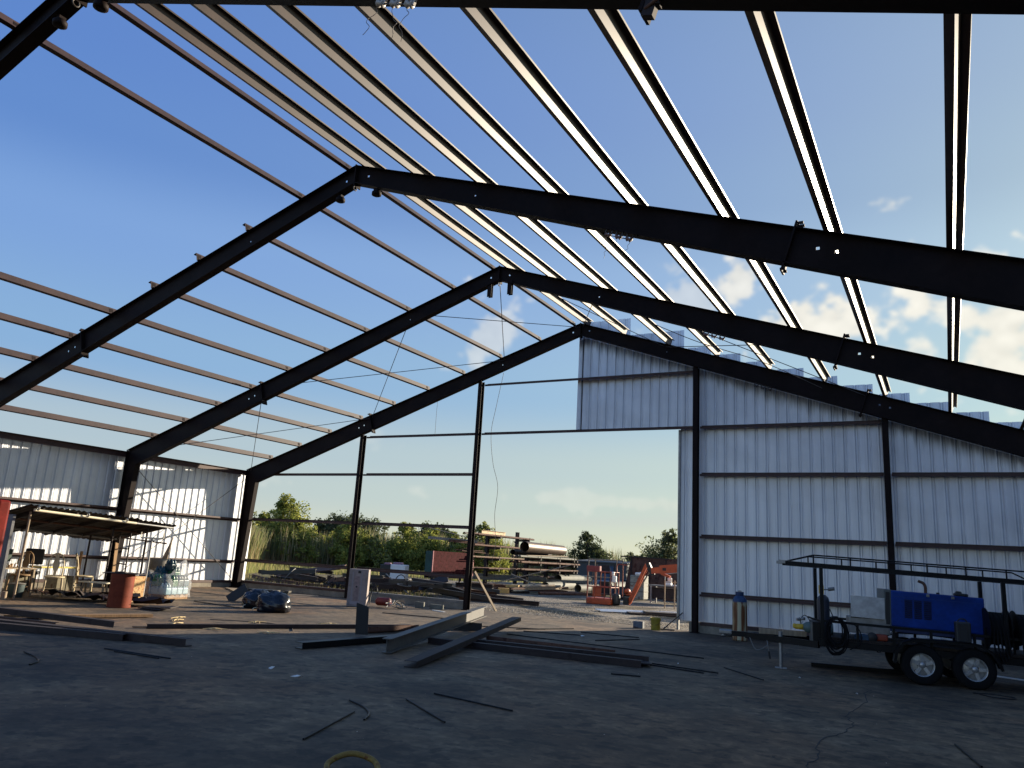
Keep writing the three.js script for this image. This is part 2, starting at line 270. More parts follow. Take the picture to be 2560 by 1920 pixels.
{
  const w = thing('gable_cladding', 'white ribbed sheet metal cladding with stepped top on the gable end wall', 'wall cladding', [0, 0, .14]);
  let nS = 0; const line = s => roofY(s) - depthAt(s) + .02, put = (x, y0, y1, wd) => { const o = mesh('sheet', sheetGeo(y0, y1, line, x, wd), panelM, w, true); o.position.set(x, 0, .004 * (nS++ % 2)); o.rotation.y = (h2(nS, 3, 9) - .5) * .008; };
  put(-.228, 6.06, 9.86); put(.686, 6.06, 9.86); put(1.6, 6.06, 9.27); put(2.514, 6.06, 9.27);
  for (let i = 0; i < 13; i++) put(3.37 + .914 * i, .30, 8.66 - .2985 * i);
  for (const s of [-1, 1]) {
    const n = s < 0 ? 'sunlit' : 'shaded', c = thing('side_wall_cladding', s < 0 ? 'white ribbed sheet metal side wall streaked by rafter shadows' : 'white ribbed sheet metal side wall opposite the lean-to', 'wall cladding', [s * 15.25, 0, s < 0 ? -.16 : 24.5], s < 0 ? -Math.PI / 2 * -1 : -Math.PI / 2);
    if (s < 0) c.rotation.y = Math.PI / 2, c.position.z = 24.5;
    else c.rotation.y = -Math.PI / 2, c.position.z = -.16;
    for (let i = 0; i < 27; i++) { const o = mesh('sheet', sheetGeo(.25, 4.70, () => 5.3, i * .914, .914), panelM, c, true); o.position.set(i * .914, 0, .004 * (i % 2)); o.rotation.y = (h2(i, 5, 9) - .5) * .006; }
  }
}
// wall girts, end wall posts, kerbs
{
  const gz = zSec(.065, .20, .007).map(([u, v]) => [v - .1, u]).reverse();
  const girtX = (x0, x1, y, z = .285) => sweep(gz, [x0, y, z], [x1, y, z], [0, 1, 0]);
  const POSTS = [-9.10, -3.89, 3.93, 9.15], rows = [1.08, 2.75, 4.60, 6.05, 7.83], ow = ['lowest', 'second', 'third', 'fourth', 'top'];
  const add = (x0, x1, i, where) => one('girt', girtX(x0, x1, rows[i]), M.girt, `brown steel girt in the ${where}, ${ow[i]} row`, 'girt');
  for (let i = 0; i < 3; i++) { add(-15.0, -9.2, i, 'open gable beside the side wall'); }
  for (let i = 0; i < 4; i++) add(-9.0, -3.99, i, 'open gable between its two bare posts');
  for (const i of [3, 4]) add(-3.79, 3.83, i, i === 3 ? 'gable as lintel over the doorway' : 'gable above the doorway lintel');
  for (let i = 0; i < 4; i++) add(4.03, 9.05, i, 'sheeted gable just beside the door post');
  for (let i = 0; i < 3; i++) add(9.25, 15.0, i, 'sheeted gable behind the welding trailer');
  const plab = ['bare steel post of the open gable with a pale steel cabinet leaning on it', 'bare steel post at the open side of the doorway, plank leaning on it', 'black steel post at the sheeted side of the doorway', 'black steel post against the sheeted gable behind the trailer rack'];
  POSTS.forEach((x, i) => { const top = roofY(x) - depthAt(x) + .0, p = thing('gable_post', plab[i], 'steel post', [x, 0, .46]); mesh('shaft', sweep(iSec(.15, .20, .012, .010), [0, .016, 0], [0, top - .02, 0], [0, 0, 1]), i < 2 ? M.frame : M.frame, p); mesh('base_plate', box(.24, .016, .28, 0, .008, 0), M.frame, p); mesh('top_clip', box(.13, .12, .012, 0, top - .02, .11), M.frame, p); });
  for (const s of [-1, 1]) for (let b = 0; b < 4; b++) [[1.0, 'lower'], [2.68, 'upper']].forEach(([y, n]) => one('girt', sweep(gz, [s * 15.115, y, FRAMES[b] - .03 + .003 * b], [s * 15.115, y, FRAMES[b + 1] - .035], [0, 1, 0]), M.girt, `brown steel ${n} girt of the ${s < 0 ? 'sunlit' : 'shaded'} side wall`, 'girt', `${n} girts of the ${s < 0 ? 'sunlit' : 'shaded'} side wall`));
  for (const s of [-1, 1]) one('base_angle', [box(.10, .012, 24.4, s * 15.18, .256, 12.35), box(.012, .09, 24.4, s * 15.135, .21, 12.35)], M.girt, `brown base angle on the kerb of the ${s < 0 ? 'sunlit' : 'shaded'} side wall`, 'base angle');
  const kerb = (g, l) => one('concrete_kerb', g, M.concrete, l, 'kerb');
  kerb([rbox(.30, .26, 24.8, -15.30, .12, 12.35, .012)], 'pale concrete kerb under the sunlit side wall'); kerb([rbox(.30, .26, 24.8, 15.30, .12, 12.35, .012)], 'concrete kerb under the shaded side wall');
  kerb([rbox(11.08, .34, .30, -9.56, .10, .20, .012)], 'pale concrete kerb along the open gable'); kerb([rbox(11.4, .34, .30, 9.42, .12, .22, .012)], 'concrete kerb under the sheeted gable behind the trailer');
  one('sill_angle', [bar([-15.0, .277, .22], [-9.22, .277, .22], .17, .012), bar([-15.0, .235, .355], [-9.22, .235, .355], .010, .09)], M.girt, 'steel sill angle on the gable kerb beside the side wall', 'sill angle');
  one('sill_angle', [bar([-8.98, .277, .22], [-4.02, .277, .22], .17, .012), bar([-8.98, .235, .355], [-4.02, .235, .355], .010, .09)], M.steel, 'pale steel sill angle on the gable kerb between the two bare posts', 'sill angle');
  one('sill_angle', [bar([4.05, .298, .25], [15.0, .298, .25], .17, .012), bar([4.05, .255, .375], [15.0, .255, .375], .010, .09)], M.girt, 'brown sill angle at the foot of the sheeted gable', 'sill angle');
  one('door_jamb_channel', sweep(cSec(.06, .10, .006), [3.34, .02, .17], [3.34, 6.0, .17], [0, 0, 1]), M.galv, 'thin pale jamb trim on the cut edge of the gable cladding', 'jamb trim');
  one('ridge_rod', rod([0.02, RIDGE - .42, .36], [.04, 6.06, .36], .018), M.frame, 'slim vertical rod hanging from the gable peak to the lintel', 'rod');
}
// bracing rods, hanging wires, ropes, insulators
{
  const G = 'roof bracing rods', yb = x => roofY(x) - .10, brace = (x0, za, x1, zb) => one('brace_rod', rod([x0, yb(x0), za], [x1, yb(x1), zb], .011), M.wire, `thin steel roof bracing rod between ${x0 < 0 || x1 < 0 ? 'the open halves of' : 'the sheeted halves of'} the end frame and second frame`, 'bracing rod', G + (x0 < 0 || x1 < 0 ? ' over the open half' : ' over the sheeted half'));
  const N = [0.05, 2.95, 8.7, 14.9];
  for (const s of [-1, 1]) for (let i = 0; i < 3; i++) { if (s > 0 && i > 1) continue; brace(s * N[i], 6.1, s * N[i + 1], .55); brace(s * N[i + 1], 6.1, s * N[i], .55); }
  const wl = (y0, z0, y1, z1, l) => one('brace_rod', rod([-15.0, y0, z0], [-15.0, y1, z1], .012), M.wire, l, 'bracing rod');
  wl(4.35, 5.95, .35, .75, 'thin wall bracing rod falling towards the gable on the sunlit wall'); wl(4.35, .7, .35, 5.95, 'thin wall bracing rod rising towards the gable on the sunlit wall');
  one('hanging_wire', tube([[-3.0, 8.2, .45], [-3.25, 7.0, .4], [-3.42, 6.1, .35], [-3.3, 5.0, .3], [-3.05, 4.2, .3], [-3.1, 3.2, .3], [-3.0, 2.3, .3], [-3.1, 1.6, .3]], .008, 5), M.wire, 'loose thin wire dangling from the gable rafter beside the doorway post', 'wire');
  one('hanging_wire', tube([[-5.75, 7.4, .45], [-5.8, 6.8, .4], [-5.84, 6.1, .33]], .006, 5), M.wire, 'short thin wire hanging from the gable rafter between the bare posts', 'wire');
  one('rope', tube([[4.4, 7.65, 5.95], [5.2, 7.4, 5.0], [6.4, 7.35, 2.6], [7.6, 7.0, .7]], .010, 5), M.wire, 'dark rope sagging below the purlins beside the stepped cladding', 'rope');
  one('rope', tube([[10.9, 5.75, 6.0], [11.8, 5.7, 4], [13.0, 5.6, 1.2]], .012, 5), mat([.03, .025, .12]), 'blue rope stretched between the end frame and second frame', 'rope');
  const labs = ['insulator rack almost hidden against the stained gable sheets', 'rusty insulator rack under the frame with stub posts', 'insulator rack with curly wire under the frame with lamp caps', 'white porcelain insulator rack with tangled wire under the nearest overhead beam'];
  for (let k = 0; k < 4; k++) {
    const x = 5.99, y = roofY(x) - depthAt(x) + .03, o = thing('insulator_rack', labs[k], 'insulators', [x, y - .03, FRAMES[k] + .02]); o.rotation.z = -ANG * 1.12; const pm = k === 3 ? M.porcelain : k === 0 ? M.plate : mat([.22, .12, .09], { roughness: .5 });
    mesh('channel', box(.64, .03, .06, 0, .0, .06), M.frame, o); mesh('pin', rod([-.25, -.105, .06], [.25, -.105, .06], .009), M.plate, o);
    for (const dx of [-.2, 0, .2]) { const s = mesh('spool', lathe([[0, -.045], [.03, -.045], [.042, -.03], [.022, -.008], [.022, .008], [.042, .03], [.03, .045], [0, .045]], 14).rotateZ(Math.PI / 2).translate(dx, -.105, .06), pm, o); mesh('hanger', [box(.018, .11, .03, dx - .055, -.06, .06), box(.018, .11, .03, dx + .055, -.06, .06)], k === 3 ? M.porcelain : M.plate, s); }
    const r = rng(90 + k); if (k > 1) for (let q = 0; q < 3; q++) { const p = [[-.2 + .2 * q, -.13, .07]]; for (let i = 0; i < 9; i++) { const l = p[p.length - 1]; p.push([l[0] + (r() - .45) * .09, l[1] - .02 - r() * .035, l[2] + (r() - .5) * .05]); } mesh('loose_wire', tube(p, .0035, 4), M.wire, o); }
  }
  const hk = thing('beam_clamp', 'small steel beam clamp hooked under the nearest overhead beam', 'beam clamp', [8.62, roofY(8.62) - depthAt(8.62) - .11, 18.36]); mesh('jaw', [box(.10, .18, .07, 0, 0, 0, 0, 0, -.3), box(.03, .12, .09, .06, .05, 0)], M.darkrust, hk); mesh('bolt', rod([-.04, -.02, .03], [.07, .02, .05], .016), M.rust, hk);
}

// ---------------------------------------------------------------- yard, vegetation
{
  const T = dataTex(1024, (u, v) => { const n = fbm(u * 12, v * 12, 201, 5, 12, 12), f = fbm(u * 120, v * 120, 211, 3, 120, 120), k = .50 + .5 * (n - .5) + .75 * (f - .5), g = step(.5, .62, fbm(u * 7, v * 7, 221, 4, 7, 7)); return [k * mix(1, .80, g), k * mix(.93, .84, g), k * mix(.66, .46, g)]; });
  const G = dataTex(1024, (u, v) => { const n = fbm(u * 10, v * 10, 231, 5, 10, 10), f = fbm(u * 150, v * 150, 241, 3, 150, 150), d = step(.48, .64, fbm(u * 5, v * 5, 251, 5, 5, 5)), k = .62 + .35 * (n - .5) + .8 * (f - .5); return [k * mix(1, .80, d), k * mix(.96, .72, d), k * mix(.90, .54, d)]; });
  struct('ground', new THREE.PlaneGeometry(3000, 3000).rotateX(-Math.PI / 2).translate(0, -.05, -600), new THREE.MeshStandardMaterial({ color: RGB(.36, .30, .17), map: rep(T, 9), roughness: 1 }), 'dry ground with thin grass reaching the horizon');
  const pts = [], r = rng(77), ring = [[-9, -.2], [-8.2, -4.5], [-13, -8.6], [-19, -11.5], [-24, -19], [-26, -32], [-22, -44], [-8, -50], [14, -48], [40, -40], [40, 2], [16, 2], [15.6, -.2]];
  for (let i = 0; i < ring.length; i++) { const a = ring[i], b = ring[(i + 1) % ring.length]; for (let k = 0; k < 6; k++) pts.push([mix(a[0], b[0], k / 6) + (i < 8 ? (r() - .5) * .9 : 0), mix(a[1], b[1], k / 6) + (i < 8 && i ? (r() - .5) * .9 : 0)]); }
  struct('gravel_yard', new THREE.ShapeGeometry(new THREE.Shape(pts.map(p => new THREE.Vector2(p[0], -p[1])))).rotateX(-Math.PI / 2).translate(0, -.035, 0), new THREE.MeshStandardMaterial({ color: RGB(.46, .42, .36), map: rep(G, 7), bumpMap: rep(bumpT, 1.2), bumpScale: .03, roughness: .95 }), 'packed grey gravel yard outside the doorway');
  // loose stones and clods by the doorway
  const sg2 = new THREE.IcosahedronGeometry(1, 0).scale(1, .6, .8), N = 5200, sm = new THREE.InstancedMesh(sg2, mat([.38, .33, .26], { roughness: .95 }), N), mm = new THREE.Matrix4(), q = new THREE.Quaternion(), rr = rng(3);
  for (let i = 0; i < N; i++) { let x, z; const w = rr(); if (w < .45) { x = -4.4 + rr() * 7.6; z = -.45 - rr() * 2.2; } else if (w < .65) { x = -8 + rr() * 9; z = -4.8 - rr() * 4.2; } else { x = -15 + rr() * 24; z = -2 - rr() * rr() * 30; } const s = .008 + rr() * rr() * .030; q.setFromEuler(new THREE.Euler(rr() * 6, rr() * 6, rr() * 6)); mm.compose(V(x, -.03 + s * .2, z), q, V(s, s, s)); sm.setMatrixAt(i, mm); const c = .7 + rr() * .7; sm.setColorAt(i, RGB(c, c * .97, c * .92)); }
  sm.name = 'loose_stones'; sm.castShadow = sm.receiveShadow = true; sm.userData = { kind: 'stuff', label: 'loose stones and clods scattered over the yard', category: 'stones' }; scene.add(sm);
}
const leafM = (c, t = .5) => new THREE.MeshPhysicalMaterial({ color: RGB(...c), roughness: .95, vertexColors: true, transmission: t, thickness: 0, specularIntensity: .2, side: THREE.DoubleSide });
const LEAF = leafM([1, 1, 1]);
// crown: leaf-sized faces spread through clumps in the crown's volume, tone varied leaf by leaf
function crown(blobs, n, size, tones, seed) {
  const r = rng(seed), pos = new Float32Array(n * 18), nor = new Float32Array(n * 18), col = new Float32Array(n * 18), uvs = new Float32Array(n * 12), tot = blobs.reduce((a, b) => a + b[3] * b[4] * b[5], 0), e = V(), a = V(), b = V(), c = V(), nn = V();
  const clumps = []; for (const bl of blobs) { const k = Math.max(6, Math.round(46 * Math.cbrt(bl[3] * bl[4] * bl[5]))); for (let i = 0; i < k; i++) { let d; do d = V(r() * 2 - 1, r() * 2 - 1, r() * 2 - 1); while (d.lengthSq() > 1); d.multiplyScalar(.55 + .5 * r()); clumps.push([bl[0] + d.x * bl[3], bl[1] + d.y * bl[4], bl[2] + d.z * bl[5], (.12 + .30 * r()) * Math.cbrt(bl[3] * bl[4] * bl[5]), r()]); } }
  for (let i = 0; i < n; i++) {
    const q = clumps[Math.floor(r() * clumps.length)], u = r() * 6.283, w = Math.acos(2 * r() - 1), R = q[3] * Math.pow(r(), .45); e.set(q[0] + R * Math.sin(w) * Math.cos(u), q[1] + R * Math.cos(w) * .85, q[2] + R * Math.sin(w) * Math.sin(u));
    nn.set(r() - .5, r() * .9 - .1, r() - .5).normalize(); a.set(r() - .5, r() - .5, r() - .5).cross(nn).normalize(); b.crossVectors(nn, a); const s = size * (.55 + .9 * r()), l = s * (1.5 + r());
    const t = tones[Math.floor(r() * tones.length)], k = .7 + .45 * r() + .25 * q[4];
    const P = [[-s * .5, 0], [0, -l * .5], [s * .5, 0], [-s * .5, 0], [s * .5, 0], [0, l * .5]];
    for (let v = 0; v < 6; v++) { const o = i * 18 + v * 3; c.copy(e).addScaledVector(a, P[v][0]).addScaledVector(b, P[v][1]); pos[o] = c.x; pos[o + 1] = Math.max(c.y, -.04); pos[o + 2] = c.z; nor[o] = nn.x; nor[o + 1] = nn.y; nor[o + 2] = nn.z; for (let h = 0; h < 3; h++) col[o + h] = t[h] * k; }
  }
  const g = new THREE.BufferGeometry(); g.setAttribute('position', new THREE.BufferAttribute(pos, 3)); g.setAttribute('normal', new THREE.BufferAttribute(nor, 3)); g.setAttribute('uv', new THREE.BufferAttribute(uvs, 2)); g.setAttribute('color', new THREE.BufferAttribute(col, 3)); return g;
}
const GREEN = [[.24, .27, .06], [.30, .32, .07], [.18, .215, .05], [.36, .35, .09]], DARK = [[.085, .105, .05], [.105, .125, .055], [.07, .085, .045]], OLIVE = [[.20, .21, .085], [.15, .175, .07], [.24, .24, .11]];
function plant(name, label, cat, [x, z], blobs, n, size, tones, seed, group, trunkR = .09) {
  const o = thing(name, label, cat, [x, -.05, z], 0, group), r = rng(seed + 500), top = Math.max(...blobs.map(b => b[1]));
  const limbs = []; const base = V(0, 0, 0), fork = V((r() - .5) * .3, top * .32, (r() - .5) * .3); limbs.push(new THREE.CylinderGeometry(trunkR * .7, trunkR, fork.length(), 7).translate(0, fork.length() / 2, 0).applyMatrix4(new THREE.Matrix4().makeRotationFromQuaternion(new THREE.Quaternion().setFromUnitVectors(V(0, 1, 0), fork.clone().normalize()))));
  for (const b of blobs) for (let k = 0; k < 3; k++) { const q = V(b[0] + (r() - .5) * b[3], b[1] + (r() * .7) * b[4], b[2] + (r() - .5) * b[5]), m = fork.clone().lerp(q, .5).add(V((r() - .5) * .4, .15, (r() - .5) * .4)); limbs.push(tube([fork, m, q], trunkR * .28, 5, 6)); }
  mesh('trunk', limbs, mat([.10, .075, .05], { roughness: .95 }), o); mesh('crown', crown(blobs, n, size, tones, seed), LEAF, o, true); return o;
}
plant('bush', 'tall bright green bush rising above the reeds behind the second girt', 'bush', [-38, -25], [[0, 3.7, 0, 2.2, 1.8, 1.9], [-1.7, 2.4, .3, 1.9, 1.7, 1.7], [1.6, 2.2, .2, 2.2, 1.9, 1.9], [.4, 1.2, 1, 2.6, 1.3, 1.8], [-.4, 5.1, 0, 1.1, .9, 1.0], [-2.8, 3.7, 0, .8, .9, .8]], 20000, .11, GREEN, 1, undefined, .14);
plant('tree', 'dark rounded tree far behind the tall bright bush', 'tree', [-60, -58], [[0, 4.6, 0, 3.6, 2.2, 3], [3.6, 4.0, 0, 3, 2, 2.6], [-3.6, 4.0, 0, 2.6, 1.9, 2.6], [0, 2.2, 0, 5, 1.8, 3]], 10000, .20, DARK, 2, undefined, .3);
plant('bush', 'yellow green bush just behind the cabinet post', 'bush', [-33.2, -28], [[0, 2.2, 0, 1.5, 1.7, 1.5], [.9, 1.2, .5, 1.6, 1.2, 1.4], [-.4, 3.3, 0, .8, .9, .8]], 7500, .10, GREEN, 3);
plant('tree', 'dark rounded tree far away between the two bare posts', 'tree', [-49, -62], [[0, 4.0, 0, 2.8, 1.8, 2.6], [2.6, 3.4, 0, 2.2, 1.6, 2.2], [-1.8, 2.6, 0, 3, 1.8, 2.4]], 6500, .20, DARK, 4, undefined, .28);
plant('bush', 'dark green bush among the reeds between the two bare posts', 'bush', [-31.4, -33], [[0, 2.7, 0, 1.3, 1.5, 1.3], [-1, 1.6, .4, 1.4, 1.4, 1.3], [.9, 1.4, .3, 1.3, 1.3, 1.2], [.2, 3.8, 0, .6, .6, .6]], 7500, .10, [...GREEN, ...DARK], 5);
plant('bush', 'yellowish bush just left of the red box', 'bush', [-27.4, -31], [[0, 2.1, 0, 1.4, 1.3, 1.3], [-1, 1.3, .3, 1.3, 1.2, 1.2], [1.1, 1.2, .2, 1.3, 1.1, 1.2]], 7000, .10, [...GREEN, [.20, .21, .05]], 6);
plant('tree', 'leafy tree standing behind the pipe rack and red box', 'tree', [-24.5, -34], [[0, 2.9, 0, 1.6, 1.5, 1.5], [1.4, 2.3, 0, 1.4, 1.3, 1.4], [-1.2, 2.2, 0, 1.3, 1.4, 1.3], [.3, 4.1, 0, .8, .7, .8], [0, 1.2, 0, 2.2, 1.1, 1.6]], 9000, .11, [...OLIVE, ...GREEN], 7, undefined, .12);
plant('tree', 'single dark round tree on the skyline between the pipe rack and boom lift', 'tree', [-20.4, -48], [[0, 3.2, 0, 1.7, 1.3, 1.6], [-1.0, 2.0, 0, 1.5, 1.1, 1.5], [1.2, 2.1, 0, 1.5, 1.2, 1.5], [-.3, 4.3, 0, .8, .6, .8], [0, 1.1, 0, 2.4, .9, 1.8]], 8000, .12, [...DARK, [.06, .08, .03]], 8, undefined, .16);
plant('tree', 'grey green tree behind the orange boom, feathery top', 'tree', [-11.2, -42], [[0, 3.0, 0, 1.8, 1.4, 1.6], [-1.9, 2.2, 0, 1.5, 1.0, 1.4], [1.6, 2.9, 0, 1.6, 1.4, 1.5], [0, 1.2, 0, 3.0, 1.2, 2], [.8, 4.3, 0, .9, .8, .9]], 9500, .11, [...OLIVE, ...DARK], 9, undefined, .14);
plant('tree', 'tall dark tree beside the sheeted edge of the doorway', 'tree', [-7.2, -41], [[0, 3.5, 0, 1.9, 1.7, 1.8], [1.5, 2.9, 0, 1.7, 1.6, 1.7], [-.6, 5.0, 0, 1.1, .8, 1.1], [0, 1.5, 0, 2.4, 1.4, 2.0], [1.4, 4.8, 0, 1.2, .9, 1.2]], 9000, .11, [...OLIVE, ...DARK], 10, undefined, .16);
plant('tree', 'broad dark tree hidden beyond the sheeted gable', 'tree', [4, -44], [[0, 3.4, 0, 2.6, 1.8, 2.2], [2, 2.8, 0, 2.2, 1.6, 2]], 5000, .16, DARK, 11, undefined, .2);
for (const [x, z, h, sd] of [[-36.2, -16, 3.0, 1], [-37.4, -20, 3.4, 2], [-41.5, -24, 4.2, 3], [-36.2, -24.5, 3.6, 4], [-34.6, -27.5, 3.4, 5], [-32.6, -29, 3.2, 6], [-30.2, -31, 3.9, 7], [-29.2, -33.5, 3.8, 8], [-26.6, -33.5, 3.4, 9], [-24.6, -36, 3.4, 10], [-16, -52, 2.6, 11], [-13, -50, 2.2, 12], [-37.2, -23.2, 3.2, 13], [-33.4, -26.5, 2.8, 14], [-31.2, -28.6, 2.7, 15], [-27.8, -31.2, 2.8, 16], [-25.2, -31.6, 2.6, 17]]) plant('bush', 'leafy yellow green bush growing at the edge of the reeds', 'bush', [x, z], [[0, h * .62, 0, h * .42, h * .36, h * .4], [h * .3, h * .35, .2, h * .4, h * .33, h * .36], [-h * .32, h * .38, .1, h * .38, h * .33, h * .36], [(sd % 3 - 1) * .3, h * .95, 0, h * .18, h * .2, h * .18]], 5200, .11, sd % 3 ? GREEN : [...GREEN, ...OLIVE], 60 + sd, 'bushes at the edge of the reeds', .07);
// reeds and grass
function blades(n, place, hgt, wid, tones, seed) {
  const r = rng(seed), pos = [], nor = [], col = [];
  for (let i = 0; i < n; i++) {
    const [x, z, k] = place(r), h = (hgt[0] + (hgt[1] - hgt[0]) * r()) * (k ?? 1), w = wid * (.6 + .8 * r()), an = r() * 6.283, lx = (r() - .5) * .35 * h, lz = (r() - .5) * .35 * h, dx = Math.cos(an) * w, dz = Math.sin(an) * w, t = tones[Math.floor(r() * tones.length)], v = .7 + .6 * r();
    const P = [[x - dx, -.05, z - dz], [x + dx, -.05, z + dz], [x + lx * .35 + dx * .7, h * .6, z + lz * .35 + dz * .7], [x + lx * .35 - dx * .7, h * .6, z + lz * .35 - dz * .7], [x + lx, h, z + lz]];
    for (const f of [[0, 1, 2], [0, 2, 3], [3, 2, 4]]) for (const j of f) { pos.push(...P[j]); nor.push(-Math.sin(an), .25, Math.cos(an)); const b = t.length > 1 && P[j][1] < .3 * h ? 1 : 1; col.push(t[0] * v * b, t[1] * v * b, t[2] * v * b); }
  }
  const g = new THREE.BufferGeometry(); g.setAttribute('position', new THREE.Float32BufferAttribute(pos, 3)); g.setAttribute('normal', new THREE.Float32BufferAttribute(nor, 3)); g.setAttribute('uv', new THREE.Float32BufferAttribute(new Float32Array(pos.length / 3 * 2), 2)); g.setAttribute('color', new THREE.Float32BufferAttribute(col, 3)); return g;
}
{
  const edge = [[-33, -6], [-31, -14], [-36, -21], [-33, -27], [-31, -32], [-26, -33], [-24, -38], [-20, -52], [-6, -54], [16, -52]];
  const along = (r, dep) => { const k = r() * (edge.length - 1.001), i = Math.floor(k), a = edge[i], b = edge[i + 1], t = k - i, x = mix(a[0], b[0], t), z = mix(a[1], b[1], t), d = r() * dep, L = Math.hypot(x - 10, z - 24); return [x + (x - 10) / L * d, z + (z - 24) / L * d, .7 + .5 * fbm(x * .4, z * .4, 333, 3)]; };
  const RE = [[.22, .235, .10], [.27, .265, .13], [.18, .205, .085], [.36, .29, .17]], DRY = [[.42, .29, .15], [.34, .22, .12], [.48, .37, .20]];
  const stuff = (n, g, l, c) => { const o = mesh(n, g, LEAF, scene, true); o.userData = { kind: 'stuff', label: l, category: c }; };
  stuff('reed_bed', blades(15000, r => along(r, 6), [1.5, 3.6], .05, RE, 41), 'tall green reeds growing along the edge of the yard', 'reeds');
  stuff('dry_reeds', blades(5000, r => { const a = along(r, 1.8); return a; }, [.7, 1.9], .026, DRY, 42), 'dry brown reed stems at the foot of the green reeds', 'reeds');
  stuff('meadow_grass', blades(15000, r => { const k = r(), a = along(r, .2), d = -1 - r() * 9, L = Math.hypot(a[0] - 10, a[1] - 24); return [a[0] + (a[0] - 10) / L * d, a[1] + (a[1] - 24) / L * d]; }, [.12, .55], .02, [[.28, .31, .10], [.34, .34, .13], [.42, .36, .17]], 43), 'rough yellow green grass between the scrap piles and the reeds', 'grass');
  stuff('dry_weeds', blades(2600, r => [-27 + r() * 18, -8 + r() * 7 + (r() - .5) * 2], [.05, .26], .012, [[.34, .27, .13], [.28, .22, .10], [.22, .22, .08]], 44), 'sparse dry weeds outside the open gable', 'weeds');
}

// ---------------------------------------------------------------- things in the yard
{ // boom lift: basket, jib, boom and (behind the cladding) its chassis
  const o = thing('boom_lift', 'orange boom lift with open work basket lowered to the ground and raised jib', 'boom lift', [-3.05, 0, -11.0]);
  const R = (...a) => rod(...a), r = .022, X0 = -1.15, X1 = 0, Z0 = -.45, Z1 = .55;
  mesh('basket_floor', [rbox(1.22, .26, 1.06, -.58, .10, .05, .05, 3), box(1.05, .02, .9, -.58, .24, .05)], M.orange, o);
  const posts = [[X0, Z1], [X0 + .38, Z1], [X1 - .30, Z1], [X1, Z1], [X0, Z0], [X1, Z0], [X1, 0]];
  const rail = mesh('guard_rail', [polyline([[X0, 1.42, Z1], [X1, 1.42, Z1], [X1, 1.42, Z0], [X0, 1.42, Z0], [X0, 1.42, Z1]], r), polyline([[X0, .74, Z1], [X1, .74, Z1], [X1, .74, Z0], [X0, .74, Z0], [X0, .74, Z1]], r), rod([X1 - .5, .75, Z1], [X1 - .5, 1.3, Z1], r), tube([[X1 - .5, 1.3, Z1], [X1 - .47, 1.40, Z1], [X1 - .38, 1.42, Z1]], r, 6), tube([[X1 - .1, 1.42, Z0], [X1 - .1, 1.75, Z0], [X1 - .02, 1.80, Z0], [X1 + .4, 1.78, Z0]], r, 6), rod([X1 + .2, .3, Z0], [X1 + .2, 1.79, Z0], r)], mat([.42, .085, .035], { roughness: .55, map: grime }), o);
  for (const [x, z] of posts) mesh('post', rod([x, .2, z], [x, 1.42, z], r * 1.2), mat([.40, .08, .035], { roughness: .55, map: grime }), rail);
  mesh('toe_panel', [box(.42, .46, .02, -.68, .54, Z1 - .03)], M.orange, o); mesh('control_box', [rbox(.66, .24, .22, -.95, 1.55, .3, .02), box(.10, .09, .01, -.88, 1.53, .415)], mat([.22, .045, .04]), o);
  mesh('tool_bag', [rbox(.2, .3, .16, .12, 1.12, .42, .05, 3), rbox(.12, .18, .12, .06, 1.36, .44, .04, 3)], M.white, o);
  mesh('rotator', [lathe([[0, 0], [.16, 0], [.19, .1], [.19, .42], [.14, .5], [0, .5]], 16).translate(.16, -.02, .25), rod([.1, .3, 0], [.42, .3, 0], .07, 12), box(.24, .34, .3, .58, .20, 0)], M.black, o);
  const P = (x, y, z = 0) => [x, y, z];
  const jib = mesh('jib', [bar(P(.66, .06), P(1.50, 1.86), .14, .13, [0, 0, 1]), bar(P(.80, .10, .1), P(1.56, 1.62, .1), .05, .09, [0, 0, 1]), lathe([[0, -.1], [.12, -.1], [.12, .1], [0, .1]], 14).rotateX(Math.PI / 2).translate(.60, .62, 0), rbox(.26, .16, .2, .68, .52, 0, .04)], M.orange, o);
  mesh('cylinder', rod(P(.86, .3, -.1), P(1.6, 1.55, -.1), .035, 10), M.steel, jib);
  mesh('knuckle', [bar(P(1.56, 1.92), P(1.80, 1.42), .17, .17, [0, 0, 1])], M.black, o);
  mesh('boom', [bar(P(1.74, 1.60), P(2.2, 1.66), .18, .26, [0, 1, 0]), sweep([[-.10, -.17], [.10, -.17], [.10, .19], [-.10, .19]], P(2.14, 1.66), P(6.6, 2.25), [0, 1, 0]), bar(P(2.22, 1.50), P(2.6, 1.38), .22, .10, [0, 1, 0])], M.orange, o);
  mesh('boom_slot', box(.17, .12, .012, 2.36, 1.70, .105), M.black, o);
  const ch = mesh('chassis', [rbox(2.6, .45, 1.9, 7.2, .75, 0, .05), rbox(1.9, .9, 1.6, 7.6, 1.4, 0, .12, 3)], M.orange, o); for (const x of [6.2, 8.3]) for (const z of [-1, 1]) mesh('wheel', lathe([[.2, -.14], [.44, -.14], [.48, -.08], [.48, .08], [.44, .14], [.2, .14], [.2, -.14]], 24).rotateX(Math.PI / 2).translate(x, .46, z), M.rubber, ch);
}
